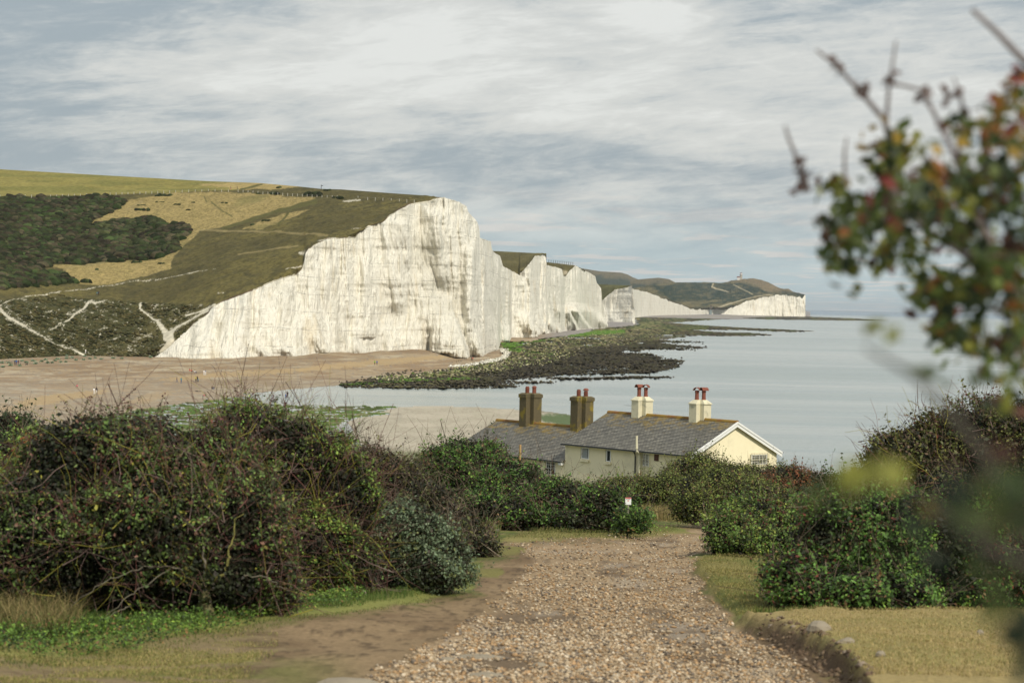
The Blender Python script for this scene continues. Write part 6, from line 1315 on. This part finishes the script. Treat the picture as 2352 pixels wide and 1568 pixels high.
for i, (loc, kd, tp, bt, lb, fc) in enumerate(PE): person(loc, kd, tp, bt, lb, fc+(i % 3)*.2, .7 if 'child' in lb else (1.12 if i % 2 else 1.04))
for k_, (x_, y_) in enumerate([(1389.5, 654.6), (1392, 654.4), (1395, 654.6)]):
    person(P(x_, y_+.4, 3260), 'stand', ('black', 'navy', 'plum')[k_], 'black', ('dark walker on the turf above the fourth cliff, leftmost of three', 'middle walker of three on the turf above the fourth cliff', 'walker on the turf above the fourth cliff, rightmost of three')[k_], k_, 1.3)
c_ = [(130,832),(490,834),(600,837),(680,822),(745,850),(870,835),(890,835),(905,862),(992,855),(1075,848),(1165,866),(1300,862),(1195,852),(655,840),(1393,864)]
for k_, (x_, y_) in enumerate(c_):
    a, b_ = c6p(x_, y_); q_ = beach_pt(a, b_); o_ = bpy.data.objects.new('person', PM['stand'][0]); COL.objects.link(o_); o_.location = q_; o_.rotation_euler.z = k_; o_.scale = (1.6, 1.6, 1.6)
    for i, m_ in ((1, CM[('black','navy','red')[k_ % 3]]), (2, CM['black'])): o_.material_slots[i].link = 'OBJECT'; o_.material_slots[i].material = m_
    tag(o_, 'tiny dark figure on the far grey beach below the hamlet', 'person', 'people on the far beach')
# dogs
DJ = dict(rump=(0,.28,.42), mid=(0,.05,.42), chest=(0,-.20,.43), neck=(0,-.32,.54), head=(0,-.40,.60), muzzle=(0,-.53,.57), fkL=(.07,-.22,.24), fpL=(.07,-.23,.03), fkR=(-.07,-.22,.24), fpR=(-.07,-.23,.03), hkL=(.08,.20,.26), hhL=(.08,.34,.17), hpL=(.08,.30,.03), hkR=(-.08,.20,.26), hhR=(-.08,.34,.17), hpR=(-.08,.30,.03), tail=(0,.45,.50), tip=(0,.58,.60))
DR = dict(rump=.10, mid=.10, chest=.13, neck=.07, head=.075, muzzle=.035, fkL=.035, fpL=.025, fkR=.035, fpR=.025, hkL=.055, hhL=.028, hpL=.025, hkR=.055, hhR=.028, hpR=.025, tail=.025, tip=.015)
DE = [('mid','rump'),('mid','chest'),('chest','neck'),('neck','head'),('head','muzzle'),('chest','fkL'),('fkL','fpL'),('chest','fkR'),('fkR','fpR'),('rump','hkL'),('hkL','hhL'),('hhL','hpL'),('rump','hkR'),('hkR','hhR'),('hhR','hpR'),('rump','tail'),('tail','tip')]
DJ = {k_: DJ[k_] for k_ in ['mid']+[q_ for q_ in DJ if q_ != 'mid']}
dm, _n = figure(DJ, DE, DR); dm.materials.clear(); dm.materials.append(CM['black'])
for (x_, y_, lb, a) in ((193,292,'black dog near the three people by the sea kale',1.2), (1858,520,'black dog splashing beside the person in plum',1.7)):
    o_ = bpy.data.objects.new('dog', dm); COL.objects.link(o_); o_.location = BP(x_, y_); o_.rotation_euler.z = a; o_.scale = (1.2,)*3; tag(o_, lb, 'dog')
# sea kale on the shingle crest
KALE = [(20,302,16),(75,290,18),(140,293,8),(255,277,15),(345,272,12),(378,271,10),(440,267,9),(475,265,9),(550,252,12),(612,225,16),(605,250,14),(650,242,18),(690,236,10),(732,245,10),(820,238,26),(880,240,20),(1090,232,22),(190,270,20),(60,272,30),(120,265,30),(240,258,24),(330,250,22),(420,246,26),(480,240,18),(520,235,20),(300,262,14),(160,258,16),(15,272,16),(480,222,10),(400,256,14)]
PAL['kale'] = ([(.16,.22,.14),(.11,.17,.10),(.22,.27,.18),(.07,.10,.05)], [.35,.3,.2,.15])
for i, (x_, y_, w_) in enumerate(KALE):
    q_ = BP(x_, y_+4); rr = np.random.default_rng(400+i); n_ = 26; W = w_*.3174*.55*q_[1]/FOC
    pp = q_+np.stack([rr.uniform(-1, 1, n_)*W, rr.uniform(-1, 1, n_)*W*1.3, rr.uniform(.05, .5, n_)], -1); nr_ = np.tile([0, -.4, .9], (n_, 1))
    V, F, C = leaves(pp, nr_, 4, .2, .24, 'kale', 410+i); ob = mesh_np('sea_kale', V-q_, F, M_leaf, cols=C); ob.location = q_
    tag(ob, 'grey green sea kale clump on the crest of the shingle beach', 'plant', 'sea kale on the shingle')
# boulders on the rock shelf
def rocks(poly, n, seed, s0, s1, cols, name='boulders'):
    r_ = np.random.default_rng(seed); a = np.array(poly); lo, hi_ = a.min(0), a.max(0); u_ = r_.uniform(lo[0], hi_[0], n*5); v_ = r_.uniform(lo[1], hi_[1], n*5)
    k_ = sdf(u_, v_, poly) < r_.exponential(1.2, n*5); u_, v_ = u_[k_][:n], v_[k_][:n]; p_ = PZ(u_, v_, np.full(len(u_), .25))
    c = np.array(cols)[r_.integers(0, len(cols), len(u_))]*r_.uniform(.6, 1.25, (len(u_), 1)); return stones(name, p_, r_.uniform(s0, s1, len(u_)), c, M_rock, .7)
YLW = [(.34,.31,.17),(.26,.25,.11),(.13,.15,.05),(.42,.38,.26),(.07,.06,.04),(.10,.15,.03)]; DRK = [(.034,.03,.024),(.05,.043,.03),(.075,.065,.035)]
tag(rocks([(850,868),(911,866),(1006,851),(1079,840),(1133,831),(1165,822),(1180,808),(1290,800),(1330,815),(1250,835),(1150,850),(1000,866),(900,874)], 1500, 501, .3, .8, YLW), kind='stuff')
tag(rocks([(1180,806),(1213,786),(1292,775),(1355,764),(1427,752),(1500,760),(1560,762),(1450,790),(1330,800),(1250,815)], 800, 502, .35, .9, YLW), kind='stuff')
tag(rocks([p_ for p_ in REEF if p_[1] > 772]+[(1200,800)], 6000, 503, .3, .75, DRK), kind='stuff')
tag(rocks([(1030,842),(1079,840),(1133,831),(1165,822),(1174,806),(1160,803),(1150,800),(1150,806),(1160,812),(1150,822),(1079,838)], 700, 504, .3, .8, [(.6,.58,.5),(.5,.48,.4)]), kind='stuff')

# thin sea haze
M_haze = bpy.data.materials.new('haze'); M_haze.use_nodes = True; nt = M_haze.node_tree; nt.nodes.clear()
o_ = nt.nodes.new('ShaderNodeOutputMaterial'); pv = nt.nodes.new('ShaderNodeVolumePrincipled'); L(nt, pv.outputs[0], o_.inputs['Volume'])
pv.inputs['Color'].default_value = (.80, .88, .95, 1); pv.inputs['Density'].default_value = 2.2e-5; pv.inputs['Anisotropy'].default_value = .2
hz_ = MB().box(-31000, 31000, -200, 61000, -1.5, 175).build('haze', M_haze); tag(hz_, kind='stuff')
